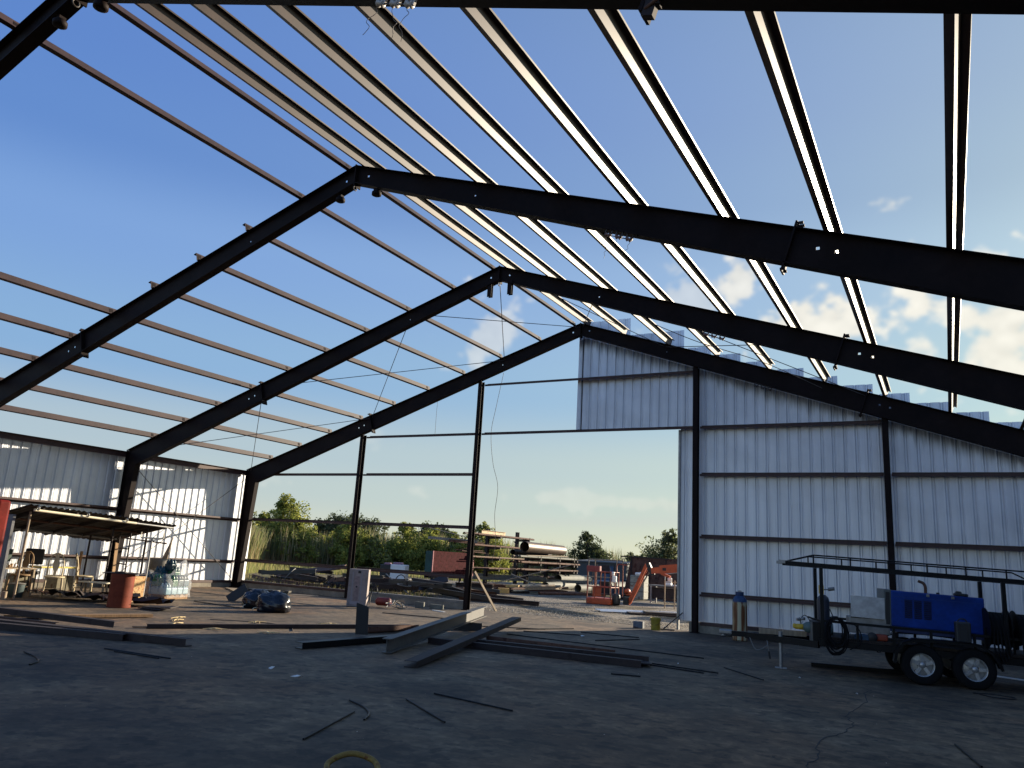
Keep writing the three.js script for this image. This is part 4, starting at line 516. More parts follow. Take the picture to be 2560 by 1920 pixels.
{ // drum with plates on top, osb crate, wrapped pallet
  const d = thing('steel_drum', 'red oxide steel drum standing in front of the lean-to', 'drum', [-8.10, 0, 10.42]);
  mesh('body', lathe([[0, .01], [.275, .01], [.285, 0], [.285, .02], [.28, .03], [.28, .28], [.288, .295], [.28, .31], [.28, .53], [.288, .545], [.28, .56], [.28, .80], [.286, .81], [.286, .83], [.27, .83]], 40), new THREE.MeshPhysicalMaterial({ color: RGB(.27, .058, .028), roughness: .7, specularIntensity: .35, map: rep(cleanT, .9) }), d);
  one('drum_plate', [box(.95, .014, .42, -8.12, .842, 10.40, 0, .4), box(.5, .012, .34, -8.0, .857, 10.36, 0, -.2), box(.24, .03, .2, -8.2, .866, 10.45, 0, .8)], M.darkrust, 'rusty plates laid across the top of the red drum', 'metal plates');
  const c = thing('osb_crate', 'orange brown chipboard crate behind the red drum', 'crate', [-9.8, 0, 9.0], .25); mesh('panel', [box(.62, .58, .5, 0, .40, 0)], mat([.62, .38, .16], { roughness: .85, map: rep(grimeT, .5) }), c); mesh('batten', [box(.06, .58, .02, -.28, .40, .265), box(.06, .58, .02, .28, .40, .265)], M.wood, c); for (const x of [-.25, .25]) mesh('foot', box(.08, .11, .48, x, .055, 0), M.wood, c);
  const p = thing('wrapped_pallet', 'pallet of blue and green bottle packs under loose clear plastic wrap', 'pallet', [-10.52, 0, 7.36], .25);
  for (let i = 0; i < 5; i++) mesh('deck_board', box(1.15, .02, .12, 0, .125, -.44 + i * .22), M.wood, p); for (const x of [-.5, 0, .5]) mesh('runner', box(.09, .11, 1.05, x, .058, 0), M.wood, p);
  const bm = [mat([.012, .07, .11], { roughness: .3 }), mat([.012, .055, .075], { roughness: .3 }), mat([.02, .11, .045], { roughness: .3 }), mat([.22, .36, .42], { roughness: .35 })];
  const pk = (x, y, z, m) => { const q = mesh('bottle_pack', rbox(.27, .20, .25, x, y, z, .03), bm[m], p); for (const dx of [-.065, .065]) for (const dz of [-.06, .06]) mesh('bottle', lathe([[0, 0], [.055, 0], [.058, .12], [.022, .17], [.022, .2], [0, .2]], 10).translate(x + dx, y + .04, z + dz), bm[m], q); };
  for (let i = 0; i < 4; i++) for (let k = 0; k < 4; k++) { pk(-.42 + i * .28, .24, -.39 + k * .26, 3); if (i + k < 6) pk(-.42 + i * .28, .47, -.39 + k * .26, (i + k) % 3); } pk(-.1, .70, -.2, 1); pk(.18, .70, -.22, 2); pk(-.12, .70, .05, 0); pk(.04, .92, -.2, 1);
  // loose film: wrinkled clear sheet around and over the packs
  const N = 46, K = 16, pos = [], idx = [], r = rng(8); for (let k = 0; k <= K; k++) for (let i = 0; i <= N; i++) { const a = i / N * 6.2832, h = k / K, w = fbm3(Math.cos(a) * 2.2 + 5, h * 4, Math.sin(a) * 2.2, 5, 4), sq = 1 / Math.max(Math.abs(Math.cos(a)), Math.abs(Math.sin(a))), R = (.60 * Math.min(sq, 1.28)) * (1 - .30 * h * h) * (.82 + .48 * w); pos.push(Math.cos(a) * R, .06 + h * (.62 + .42 * Math.max(0, Math.sin(a + 2.6)) + .20 * w) , Math.sin(a) * R * .95); }
  for (let k = 0; k < K; k++) for (let i = 0; i < N; i++) { const a = k * (N + 1) + i; idx.push(a, a + 1, a + N + 2, a, a + N + 2, a + N + 1); }
  const g = new THREE.BufferGeometry(); g.setAttribute('position', new THREE.Float32BufferAttribute(pos, 3)); g.setAttribute('uv', new THREE.Float32BufferAttribute(new Float32Array(pos.length / 3 * 2), 2)); g.setIndex(idx); g.computeVertexNormals();
  mesh('plastic_wrap', g, new THREE.MeshPhysicalMaterial({ color: RGB(.86, .88, .9), roughness: .22, transparent: true, opacity: .22, side: THREE.DoubleSide, bumpMap: rep(bumpT, .3), bumpScale: .02 }), p);
  mesh('cardboard_side', box(.6, .5, .03, -.35, .36, .56, 0, .1), mat([.50, .30, .13]), p);
  one('leaning_shard', sweep([[.12, 0], [.52, .0], [.40, .40], [-.14, 1.40]], [-12.4, .42, 5.9], [-12.4, .42, 5.87], [0, 1, 0]), M.greywood, 'pale pointed board leaning above the wrapped pallet', 'board').rotation.set(0, 0, 0);
  const k = thing('steel_bins', 'two grey metal tubs stacked behind the wrapped pallet', 'tub', [-11.97, 0, 6.5]); mesh('tub', lathe([[0, 0], [.30, 0], [.33, .5], [.31, .5]], 22).translate(0, .62, 0), M.steel, k); mesh('tub', lathe([[0, 0], [.2, 0], [.22, .42], [.2, .42]], 18).translate(.35, .42, .25), M.greywood, k); mesh('stand', box(.9, .6, .7, .1, .31, 0), M.darkrust, k);
}
{ // rusty sheet debris before the lean-to
  const r = rng(19), L = ['curled rusty sheet scrap on the floor before the lean-to'];
  for (let i = 0; i < 9; i++) { const x = -11.1 + i * .36 + r() * .2, z = 10.55 - i * .10 - r() * .6, n = 6, w = .45 + r() * .4, l = .7 + r() * .6, pos = [], idx = []; for (let a = 0; a <= n; a++) for (let b = 0; b <= 2; b++) pos.push((a / n - .5) * l, .015 + Math.abs(Math.sin(a * 1.1 + r())) * .19 + b * .05 * r(), (b / 2 - .5) * w); for (let a = 0; a < n; a++) for (let b = 0; b < 2; b++) { const q = a * 3 + b; idx.push(q, q + 1, q + 4, q, q + 4, q + 3); } const g = new THREE.BufferGeometry(); g.setAttribute('position', new THREE.Float32BufferAttribute(pos, 3)); g.setAttribute('uv', new THREE.Float32BufferAttribute(new Float32Array(pos.length / 3 * 2), 2)); g.setIndex(idx); const f = g.toNonIndexed(); f.computeVertexNormals(); const o = one('sheet_scrap', [f, f.clone().translate(0, .008, 0)], i % 3 ? M.darkrust : M.rust, L[0], 'scrap sheet', 'rusty sheet scraps before the lean-to'); o.position.set(x, .003, z); o.rotation.y = r() * 3; }
  one('sheet_scrap', [box(.85, .03, .30, -7.05, .08, 10.0, .1, .25, .03), box(.75, .02, .32, -7.15, .03, 10.1, 0, .1)], M.darkrust, 'dark folded sheet lying by the foot of the red drum', 'scrap sheet');
  one('floor_board', flat([[-14.4, 1.5], [-13.4, 1.3], [-11.0, 3.1], [-11.4, 3.5]], .03, .002), M.greywood, 'grey boards lying on the floor in the corner by the side wall', 'board');
}
{ // trash bags, bracket, cabinet, red tank
  const bag = (x, z, sx, sy, sz, seed, l, t) => { const g = new THREE.SphereGeometry(1, 44, 32), p = g.attributes.position; for (let i = 0; i < p.count; i++) { const a = V(p.getX(i), p.getY(i), p.getZ(i)), n = fbm3(a.x * 1.6 + seed, a.y * 1.6, a.z * 1.6, 7, 5), c = Math.abs(fbm3(a.x * 4 + seed, a.y * 4, a.z * 4, 17, 3) - .5), k = .80 + .46 * n - .30 * c; p.setXYZ(i, a.x * k * sx, Math.max(a.y * k * sy + sy * .62, .004), a.z * k * sz); } g.computeVertexNormals(); const o = thing('trash_bag', l, 'trash bag', [x, 0, z], t, 'trash bags'); mesh('bag', g, mat([.008, .011, .018], { roughness: .27 }), o); mesh('tied_neck', [tube([[-sx * .9, sy * .3, sz * .3], [-sx * 1.05, sy * .25, sz * .4], [-sx * 1.1, .03, sz * .5]], .012, 5)], M.cream, o); return o; };
  bag(-5.62, 7.55, .46, .33, .38, 3, 'shiny dark blue trash bag with a highlight on its crumpled side', .4); bag(-6.75, 7.05, .44, .33, .36, 9, 'dull dark blue trash bag leaning behind the shiny one', 1.2);
  const b = thing('dark_bracket', 'dark steel bracket pieces lying behind the trash bags', 'bracket', [-8.4, 0, 5.3], .5); mesh('angle_piece', [bar([-1.0, .02, .2], [-.5, .42, .1], .02, .3, [1, 0, 0]), box(.8, .36, .03, -.1, .2, 0), box(.8, .03, .3, -.1, .37, -.12)], M.black, b); mesh('channel_piece', [box(.5, .34, .03, .55, .18, .05), box(.12, .05, .3, .4, .36, -.1), box(.12, .05, .3, .75, .36, -.1)], mat([.09, .08, .05], { map: grime }), b); mesh('plate', box(1.2, .02, .25, 1.1, .28, -.1), M.greywood, b);
  const c = thing('steel_cabinet', 'pale pinkish steel column box standing by the bare gable post', 'cabinet', [-6.22, 0, 3.35], .55); const pk = mat([.46, .38, .36], { roughness: .6, map: clean });
  mesh('casing', rbox(.62, 1.16, .42, 0, .585, 0, .012), pk, c); mesh('recess_panel', box(.16, .78, .012, -.04, .55, .212), mat([.42, .30, .28], { map: grime }), c); for (const x of [-.18, .10]) mesh('edge_strip', box(.035, .95, .014, x, .6, .213), mat([.3, .27, .27]), c); mesh('hole', rod([-.04, .62, .205], [-.04, .62, .224], .03, 14), M.black, c); mesh('top_slot', box(.09, .08, .012, .02, 1.08, .213), M.black, c); mesh('foot_bracket', box(.3, .1, .014, -.06, .12, .214), mat([.36, .30, .3]), c);
  const t = thing('red_tank', 'small red tank tangled in cables beside the pale cabinet', 'tank', [-5.75, 0, 2.6], .3); mesh('tank', lathe([[0, -.26], [.09, -.25], [.13, -.19], [.13, .19], [.09, .25], [0, .26]], 20).rotateZ(Math.PI / 2).translate(0, .17, 0), mat([.13, .012, .011], { roughness: .55 }), t); mesh('handle', tube([[-.45, .06, .1], [-.42, .5, 0], [-.3, .62, 0], [-.2, .4, .05]], .018, 6), M.black, t); const r = rng(23); for (let i = 0; i < 6; i++) mesh('cable', new THREE.TorusGeometry(.14 + r() * .12, .012, 5, 26, 5 + r()).rotateX(.5 + r() * 1.8).rotateY(r() * 3).translate(.1 + r() * .7, .14, .15 + r() * .3), i % 2 ? M.greywood : mat([.5, .48, .42]), t);
  one('white_offcut', [box(.30, .2, .1, -5.0, .1, 1.6, 0, .3), box(.5, .14, .12, -4.6, .07, 1.2)], M.pipe, 'grey blocks lying at the kerb beside the red tank', 'offcuts'); one('white_strip', box(.62, .02, .08, -3.9, .012, 2.1, 0, -.35), M.white, 'pale strip on the floor by the doorway post', 'strip');
}
// steel sections on the floor
{
  const C = (b, h, a, c, m, l, n = 'channel_beam') => one(n, sweep(cSec(b, h, .008), a, c, [0, 1, 0]), m, l, 'steel beam');
  C(.18, .12, [-8.4, .065, 15.6], [-1.05, .065, 13.95], M.darkrust, 'long dark channel lying closest to the shade line left of the bags'); C(.16, .11, [-8.5, .18, 14.5], [-3.25, .16, 13.80], M.darkrust, 'dark channel resting across the other long channels'); C(.14, .11, [-8.2, .06, 16.2], [-2.2, .06, 14.35], M.darkrust, 'dark channel half under the crossing channel'); C(.08, .10, [-8.6, .06, 15.0], [-4.4, .06, 14.25], M.rust, 'rusty narrow channel between the long dark channels');
  one('wood_plank', bar([-6.3, .05, 13.75], [-5.55, .05, 11.35], .20, .06), M.wood, 'brown wooden plank on the sunlit floor near the drum', 'plank'); one('wood_plank', bar([-6.6, .04, 14.0], [-5.9, .07, 13.4], .20, .05), M.wood, 'short brown plank under the end of the dark channels', 'plank');
  C(.12, .085, [-3.68, .05, 12.85], [-1.0, .05, 7.6], M.darkrust, 'long dark channel lying across the sunlit floor'); one('flat_bar', bar([-3.9, .02, 13.0], [-1.3, .02, 7.9], .06, .02), M.darkrust, 'thin flat bar beside the long dark channel', 'flat bar'); one('rust_angle', [bar([-.9, .04, 9.6], [-.5, .05, 7.4], .12, .06), bar([-.75, .10, 9.5], [-.55, .09, 7.9], .03, .10)], M.rust, 'rust orange angle lying behind the upright plate', 'steel angle');
  C(.20, .11, [.22, .06, 12.62], [.55, .08, 9.5], M.blackpaint, 'black channel on the floor ending left of the plate girder', 'box_channel');
  one('upright_plate', sweep([[-.13, 0], [.13, 0], [.10, .56], [-.16, .64]], [-.37, .06, 10.18], [-.352, .06, 10.203], [0, 1, 0]), M.black, 'black cut plate standing upright on the black channel', 'steel plate');
  one('plate_girder', [sweep(iSec(.18, .25, .014, .012), [1.58, .14, 11.85], [-.30, .40, 5.35], [0, 1, 0])], mat([.135, .13, .12], { roughness: .6, map: clean }), 'grey tapered plate girder propped up over the other beams', 'plate girder');
  C(.22, .10, [2.85, .055, 12.85], [.78, .30, 5.5], M.darkrust, 'dark box section crossing under the grey girder', 'box_channel'); C(.14, .14, [1.6, .075, 9.4], [5.43, .075, 8.80], M.darkrust, 'long dark channel running from the girder towards the trailer'); C(.14, .12, [1.1, .065, 9.8], [5.5, .065, 9.40], M.darkrust, 'dark channel beside the one running to the trailer'); C(.09, .14, [1.7, .075, 8.5], [4.6, .075, 8.4], M.rust, 'rust red channel behind the pair running to the trailer'); one('flat_bar', bar([5.1, .05, 8.5], [5.5, .06, 9.3], .3, .02), M.darkrust, 'flat plate across the ends of the channel pair', 'flat bar');
  one('block_offcut', box(.9, .18, .14, -.1, .10, 6.6, 0, .5), M.black, 'black block lying behind the raised end of the girder', 'offcut');
  const G = 'thin rods scattered on the floor', rodOn = (a, b, rr = .011) => one('floor_rod', rod([a[0], rr + .002, a[1]], [b[0], rr + .002, b[1]], rr, 6), M.blackpaint, 'thin dark rod lying on the shaded concrete floor', 'rod', G);
  for (const [a, b] of [[[.92, 5.37], [2.28, 4.85]], [[1.93, 4.07], [3.45, 3.84]], [[3.04, 5.73], [3.62, 4.3]], [[1.06, 6.49], [5.93, 6.84]], [[5.42, 10.71], [5.89, 10.57]], [[5.49, 8.94], [6.56, 9.16]], [[.58, 5.12], [1.37, 3.28]], [[5.01, 17.51], [4.51, 16.18]], [[4.45, 15.12], [5.55, 15.9]], [[4.46, 14.52], [5.77, 14.77]], [[6.62, 7.97], [7.57, 9.09]], [[-1.46, 15.23], [0.01, 15.13]], [[-1.1, 15.3], [-.1, 15.25]], [[10.41, 12.64], [10.64, 13.71]], [[5.45, 8.70], [6.75, 8.91]], [[-.4, 5.4], [1.0, 4.3]], [[-4.2, 4.6], [-2.2, 4.3]], [[-9.2, 7.2], [-6.8, 7.6]]]) rodOn(a, b);
  const bent = (p, l, m = M.blackpaint, rr = .011) => one('bent_rod', tube(p.map(([x, z]) => [x, rr + .002, z]), rr, 6), m, l, 'rod'); bent([[4.03, 15.7], [4.42, 15.9], [4.7, 16.15], [4.86, 16.43]], 'curved dark rod beside the straight one in the foreground'); bent([[-1.72, 16.35], [-1.15, 16.5], [-.75, 16.7], [-.55, 16.93]], 'curved dark rod on the floor near the long channels'); bent([[-1.9, 10.6], [-2.6, 10.0], [-3.6, 9.9], [-4.6, 10.5]], 'long curved cable on the sunlit floor', M.wire, .008); bent([[10.73, 7.32], [10.95, 7.62], [11.25, 7.62], [11.3, 7.4], [11.0, 7.25], [10.7, 7.4]], 'black cable loop on the floor by the rear trailer wheel', M.black, .010);
  one('yellow_hose', tube([[6.5, .025, 18.8], [6.1, .03, 18.38], [5.88, .07, 18.12], [5.97, .12, 17.97], [6.14, .08, 17.88], [6.32, .03, 18.02], [6.6, .025, 18.4]], .024, 10), mat([.34, .215, .04], { roughness: .75, map: rep(grimeT, .4) }), 'loop of yellow hose rising from the foreground floor', 'hose');
  const r = rng(55), straw = mat([.60, .45, .22]); for (const [x, z] of [[-5.2, 10.9], [-4.7, 11.3], [-4.1, 11.8], [-3.6, 10.0], [-2.9, 11.8], [-1.9, 11.3], [-2.6, 8.7], [-1.0, 7.0]]) one('straw_wisp', [0, 1, 2, 3].map(() => { const a = r() * 3, l = .2 + r() * .35, dx = Math.cos(a) * l, dz = Math.sin(a) * l; return tube([[x - dx / 2, .012, z - dz / 2], [x + (r() - .5) * .1, .03, z + (r() - .5) * .1], [x + dx / 2, .012, z + dz / 2]], .008, 5, 8); }), straw, 'pale straw coloured strap offcuts on the sunlit floor', 'strap offcuts', 'strap offcuts on the floor');
  for (const [x, z, s] of [[9.06, 9.3, .035], [1.6, 14.6, .05], [2.4, 14.9, .06], [2.38, 5.0, .05], [3.9, 8.6, .04], [-2.35, 13.9, .06], [-4.4, 14.6, .05], [8.0, 8.1, .035], [5.8, 8.2, .03]]) one('white_scrap', (() => { const g = new THREE.TetrahedronGeometry(s * .8, 1), p = g.attributes.position; for (let i = 0; i < p.count; i++) { const k = .6 + .9 * h2(Math.round(p.getX(i) * 1e4), Math.round(p.getZ(i) * 1e4 + p.getY(i) * 3e3), 5); p.setXYZ(i, p.getX(i) * k * 1.4, p.getY(i) * .4 * k, p.getZ(i) * k * .7); } g.computeVertexNormals(); return g.rotateY(x * 3).translate(x, s * .25 + .001, z); })(), M.white, 'small white scrap lying on the shaded concrete', 'scrap', 'small white scraps');
  // fine litter
  const N = 900, im = new THREE.InstancedMesh(new THREE.TetrahedronGeometry(1).scale(1, .35, .7), mat([.22, .19, .16], { roughness: .95 }), N), mm = new THREE.Matrix4(), q = new THREE.Quaternion(); for (let i = 0; i < N; i++) { const s = .004 + r() * r() * .016; const near = r() < .35; q.setFromEuler(new THREE.Euler(0, r() * 6, 0)); mm.compose(near ? V(-14 + r() * 11, s * .2, .6 + r() * 2.2) : V(-10 + r() * 22, s * .2, 2 + r() * 19), q, V(s, s, s)); im.setMatrixAt(i, mm); const c = r() < .25 ? 2.6 : .3 + r(); im.setColorAt(i, RGB(c, c * .95, c * .88)); } im.name = 'floor_litter'; im.castShadow = im.receiveShadow = true; im.userData = { kind: 'stuff', label: 'fine chips and litter scattered over the concrete floor', category: 'litter' }; scene.add(im);
}
{ // by the door: bucket, block, gas cylinder
  const b = thing('yellow_bucket', 'yellow plastic bucket standing by the doorway', 'bucket', [2.88, 0, .85]); mesh('body', lathe([[0, .005], [.125, .005], [.132, 0], [.142, .26], [.155, .27], [.155, .29], [.148, .30], [.158, .31], [.158, .34], [.148, .345], [.145, .33], [.125, .02], [0, .02]], 30), mat([.48, .36, .03], { roughness: .5, map: grime }), b); mesh('handle', tube([[-.155, .31, 0], [-.14, .20, .1], [0, .14, .15], [.14, .20, .1], [.155, .31, 0]], .005, 5), M.wire, b);
  one('grey_block', rbox(.30, .20, .16, 2.36, .10, .84, .012), mat([.20, .22, .25], { map: grime }), 'dark grey concrete block beside the yellow bucket', 'block');
  one('leaning_bar', [bar([3.0, .02, .52], [3.52, .52, .30], .03, .03), bar([2.9, .02, .55], [3.35, .02, .5], .05, .03)], M.black, 'black bent bar leaning on the cut edge of the cladding', 'bar');
  const c = thing('gas_cylinder', 'tall cream gas cylinder with blue shoulder and rust streaks', 'gas cylinder', [5.46, 0, 1.55]);
  const RT = dataTex(256, (u, v) => { const s = fbm(u * 12, v * 2, 301, 4, 12, 2), k = step(.48, .60, s) * step(.2, .6, fbm(u * 5, v * 5, 311, 3, 5, 5)); return [mix(.92, .55, k), mix(.88, .33, k), mix(.76, .18, k)]; }); RT.repeat.set(1, 1);
  const body = lathe([[0, .03], [.15, .03], [.18, 0], [.195, .03], [.195, .88], [.192, 1.0]], 30); mesh('body', body, new THREE.MeshStandardMaterial({ color: RGB(.58, .56, .48), map: RT, roughness: .5 }), c, true); mesh('shoulder', lathe([[.193, .98], [.185, 1.06], [.13, 1.14], [.07, 1.18], [.045, 1.22], [0, 1.22]], 30), mat([.03, .08, .2], { roughness: .5, map: grime }), c); mesh('collar', lathe([[.10, 1.14], [.105, 1.14], [.105, 1.26], [.10, 1.26]], 24), mat([.03, .07, .18], { map: grime }), c); mesh('valve', [rod([0, 1.2, 0], [0, 1.3, 0], .02, 8), rod([-.04, 1.28, 0], [.05, 1.28, 0], .015, 8)], M.bolt, c);
  one('kerb_litter', [box(.5, .05, .2, 5.0, .03, .62, 0, .2), rbox(.3, .14, .2, 5.9, .07, .75, .04), tube([[5.5, .04, .9], [5.9, .1, .8], [6.3, .05, 1.0], [6.6, .04, .8]], .03, 6), box(.9, .06, .16, 7.4, .03, .7)], M.black, 'dark junk lying along the kerb behind the gas cylinder', 'junk');
}

// ---------------------------------------------------------------- the welding trailer
{
  const T = thing('welding_trailer', 'black tandem axle trailer with overhead pipe rack carrying welding gear', 'trailer', [9.95, 0, 7.05], 12 * Math.PI / 180), P = M.blackpaint;
  const N = -.2, F = -1.75, yb = x => 1.958 - .028 * x, yt = x => yb(x) + .185, xf = -1.65, xr = 1.42;   // rack nearly level, a little nose-up
  // rack
  const rk = mesh('rack', [N, F].map(z => [bar([-2.3, yb(-2.3), z], [2.35, yb(2.35), z], .065, .075), rod([-1.78, yt(-1.78), z], [2.0, yt(2), z], .014, 8), rod([-2.28, yb(-2.28) + .03, z], [-1.78, yt(-1.78), z], .014, 8), rod([2.0, yt(2), z], [2.34, yb(2.3) + .03, z], .014, 8), [-1.78, -1.12, -.46, .2, .84, 1.49].map(x => rod([x, yb(x), z], [x, yt(x), z], .014, 8))]).flat(2).concat([-1.6, -.4, .8, 1.9].map(x => bar([x, yb(x) - .01, N - .035], [x, yb(x) - .01, F + .035], .05, .05))), P, T);
  mesh('rack_nose', [N, F].map(z => bar([-2.42, yb(-2.4) + .02, z], [-2.2, yb(-2.2) + .012, z], .05, .06)), M.galv, T);
  for (const z of [N, F]) for (const x of [xf, xr]) mesh('rack_post', bar([x, .52, z], [x, yb(x) - .04, z], .065, .065, [0, 0, 1]), P, T);
  // bed frame
  mesh('frame', [N, F].map(z => [bar([-1.72, .56 + .03, z], [2.4, .56 - .06, z], .08, .12), bar([-1.66, .98, z], [2.4, .885, z], .05, .045), [-1.04, -.42, .2, .9, 2.0].map(x => bar([x, .62, z], [x, .95, z], .045, .045, [0, 0, 1]))]).flat(3).concat([-1.6, -.6, .4, 1.4, 2.3].map(x => bar([x, .55, N], [x, .55, F], .08, .08))), P, T);
  mesh('deck', box(4.05, .05, 1.5, .36, .635, -.975, 0, 0, -.018), mat([.035, .025, .02], { roughness: .85, map: rep(woodT, 1) }), T);
  mesh('rear_rail', [bar([1.2, 1.30, F], [2.4, 1.27, F], .04, .04), bar([1.5, .95, F], [1.5, 1.28, F], .04, .04, [0, 0, 1]), bar([2.1, .95, F], [2.1, 1.28, F], .04, .04, [0, 0, 1]), bar([1.6, 1.29, F - .0], [1.6, .95, F], .05, .03, [0, 0, 1])], P, T);
  const dr = mesh('tongue', [bar([-1.72, .53, N - .05], [-3.05, .55, -.95], .09, .12), bar([-1.72, .53, F + .05], [-3.05, .55, -1.0], .09, .12), bar([-3.0, .56, -.975], [-3.35, .56, -.975], .10, .10)], P, T); mesh('coupler', [rbox(.26, .10, .12, -3.45, .58, -.975, .03), rod([-3.5, .5, -.975], [-3.5, .56, -.975], .05, 12)], M.galv, dr); mesh('safety_chain', [tube([[-3.0, .56, -.9], [-2.85, .30, -.72], [-2.65, .40, -.7], [-2.55, .56, -.8]], .010, 5), tube([[-2.66, .58, -.75], [-2.64, .42, -.66], [-2.62, .30, -.64]], .012, 5)], M.steel, dr); mesh('wiring_plug', [rod([-2.62, .30, -.64], [-2.6, .16, -.64], .018, 8)], M.black, dr);
  const jk = mesh('jack', [rod([-2.40, .02, -.62], [-2.40, .62, -.62], .034, 14), rod([-2.40, .45, -.62], [-2.40, .69, -.62], .042, 14), rbox(.22, .02, .16, -2.40, .011, -.62, .008)], M.galv, T); mesh('jack_arm', bar([-2.40, .57, -.62], [-2.42, .57, -.86], .05, .05), P, jk);
  mesh('marker_light', rbox(.10, .055, .03, -2.12, .50, -.62 + .03, .01), mat([.75, .22, .02], { roughness: .3 }), T);
  // wheels: cast rims with five windows
  const tyre = lathe([[.20, -.105], [.24, -.115], [.30, -.118], [.335, -.10], [.345, -.08], [.348, -.05], [.342, -.045], [.348, -.04], [.348, .04], [.342, .045], [.348, .05], [.345, .08], [.335, .10], [.30, .118], [.24, .115], [.20, .105]], 48).rotateX(Math.PI / 2);
  const rimO = lathe([[.178, -.09], [.205, -.10], [.212, -.095], [.205, .0], [.205, .085], [.212, .098], [.200, .104], [.186, .09], [.178, .05]], 44).rotateX(Math.PI / 2);
  const spokes = []; for (let i = 0; i < 5; i++) { const a = i * 1.2566 + Math.PI / 2; spokes.push(bar([Math.cos(a) * .06, Math.sin(a) * .06, .055], [Math.cos(a) * .186, Math.sin(a) * .186, .062], .062, .03, [0, 0, 1])); }
  const hub = lathe([[0, 0], [.045, 0], [.05, .03], [.035, .05], [0, .055]], 18).rotateX(Math.PI / 2).translate(0, 0, .05), lug = []; for (let i = 0; i < 5; i++) { const a = i * 1.2566 + .9; lug.push(rod([Math.cos(a) * .075, Math.sin(a) * .075, .06], [Math.cos(a) * .075, Math.sin(a) * .075, .088], .012, 6)); }
  const dark = lathe([[0, 0], [.18, 0]], 30).rotateX(Math.PI / 2), rimM = mat([.66, .67, .68], { roughness: .36, metalness: .5, map: clean });
  for (const z of [-.12, -1.83]) for (const x of [0, .84]) { const w = mesh('wheel', lathe([[.0, -.02], [.19, -.02], [.19, .02], [.0, .02]], 24).rotateX(Math.PI / 2), rimM, T); w.position.set(x, .348, z); w.rotation.y = z < -1 ? Math.PI : 0; w.rotation.z = x * 1.1; mesh('tyre', tyre.clone(), M.rubber, w); mesh('rim', [rimO.clone(), ...spokes.map(s => s.clone()), hub.clone()], rimM, w); mesh('lug_nuts', lug.map(l => l.clone()), M.bolt, w); }
  // fenders
  for (const z of [N + .10, F - .10]) { const o = [], pts = [[-.46, .36], [-.42, .56], [-.30, .71], [-.12, .79], [.42, .80], [.96, .77], [1.12, .66], [1.22, .50], [1.26, .38]]; mesh('fender', pts.slice(1).map((q, i) => bar([pts[i][0], pts[i][1], z], [q[0], q[1], z], .27, .012)).concat(pts.slice(1).map((q, i) => bar([pts[i][0], pts[i][1] - .02, z + (z > -1 ? .13 : -.13)], [q[0], q[1] - .02, z + (z > -1 ? .13 : -.13)], .01, .05))), P, T); }
  mesh('axle', [rod([0, .35, -.2], [0, .35, -1.75], .04, 10), rod([.84, .35, -.2], [.84, .35, -1.75], .04, 10)], P, T);
  mesh('front_box', [rbox(.16, .44, .9, -1.74, .72, -.72, .012), bar([-1.9, 1.02, -.4], [-1.62, .95, -.2], .03, .03)], M.blackpaint, T); mesh('front_box_face', box(.012, .40, .8, -1.825, .72, -.72), M.steel, T);
  // things carried
  const at = (name, label, cat) => { const o = thing(name, label, cat, [9.95, 0, 7.05], 12 * Math.PI / 180); return o; };
  const w = at('welder_generator', 'blue engine driven welder with louvred side mounted on the trailer', 'welder'); w.rotation.set(0, 12 * Math.PI / 180, 0);
  const tilt = new THREE.Matrix4().makeRotationZ(-.026), g = q => (Array.isArray(q) ? join(q) : q).applyMatrix4(tilt);
  const zn = -.60; mesh('housing', g([rbox(1.58, .66, .92, .37, 1.275, zn - .46, .025, 3)]), M.blue, w); mesh('base', g([box(1.62, .10, .90, .37, .90, zn - .46)]), mat([.02, .03, .09], { roughness: .5 }), w); mesh('front_panel', g([rbox(.13, .70, .9, -.475, 1.27, zn - .46, .012)]), mat([.10, .12, .12], { roughness: .5 }), w); mesh('grille', g([box(.07, .60, .012, -.475, 1.27, zn + .0)]), M.black, w);
  for (let i = 0; i < 3; i++) { const x = -.12 + i * .165; const v = mesh('vent', g([box(.125, .34, .008, x, 1.29, zn + .002)]), mat([.002, .006, .035], { roughness: .7 }), w); for (let k = 0; k < 9; k++) mesh('louvre', g([box(.118, .012, .016, x, 1.145 + k * .036, zn + .008, .5)]), mat([.003, .02, .12], { roughness: .5 }), v); }
  mesh('lid_seam', g([box(1.58, .008, .006, .37, 1.50, zn + .003)]), mat([.006, .04, .2]), w); for (const x of [.22, .64]) mesh('latch', g([rbox(.055, .05, .012, x, 1.565, zn + .008, .005)]), M.galv, w); mesh('glove_pile', g([rbox(.22, .06, .2, .80, 1.63, zn - .12, .025, 3), rbox(.10, .07, .12, .76, 1.66, zn - .10, .03, 3)]), M.black, w);
  mesh('exhaust_pipe', [tube([[.29, 1.60, -.95], [.29, 1.72, -.95], [.26, 1.78, -.95], [.17, 1.82, -.95]], .028, 10, 20)], M.rust, w); mesh('filler_cap', g([lathe([[0, 0], [.03, 0], [.03, .03], [0, .04]], 12).translate(.45, 1.60, -.9)]), M.black, w);
  const bx = at('aluminium_tool_box', 'tilted aluminium sheet side of a tool box beside the blue welder', 'tool box'); mesh('lid', [box(.60, .40, .015, -.80, 1.27, -.58, -.12, 0, -.03)], mat([.52, .53, .55], { roughness: .33, metalness: .75, map: clean }), bx); mesh('body', rbox(.72, .30, .5, -.78, .93, -.85, .015), M.galv, bx); mesh('hinge', box(.6, .02, .03, -.80, 1.07, -.60), M.blackpaint, bx);
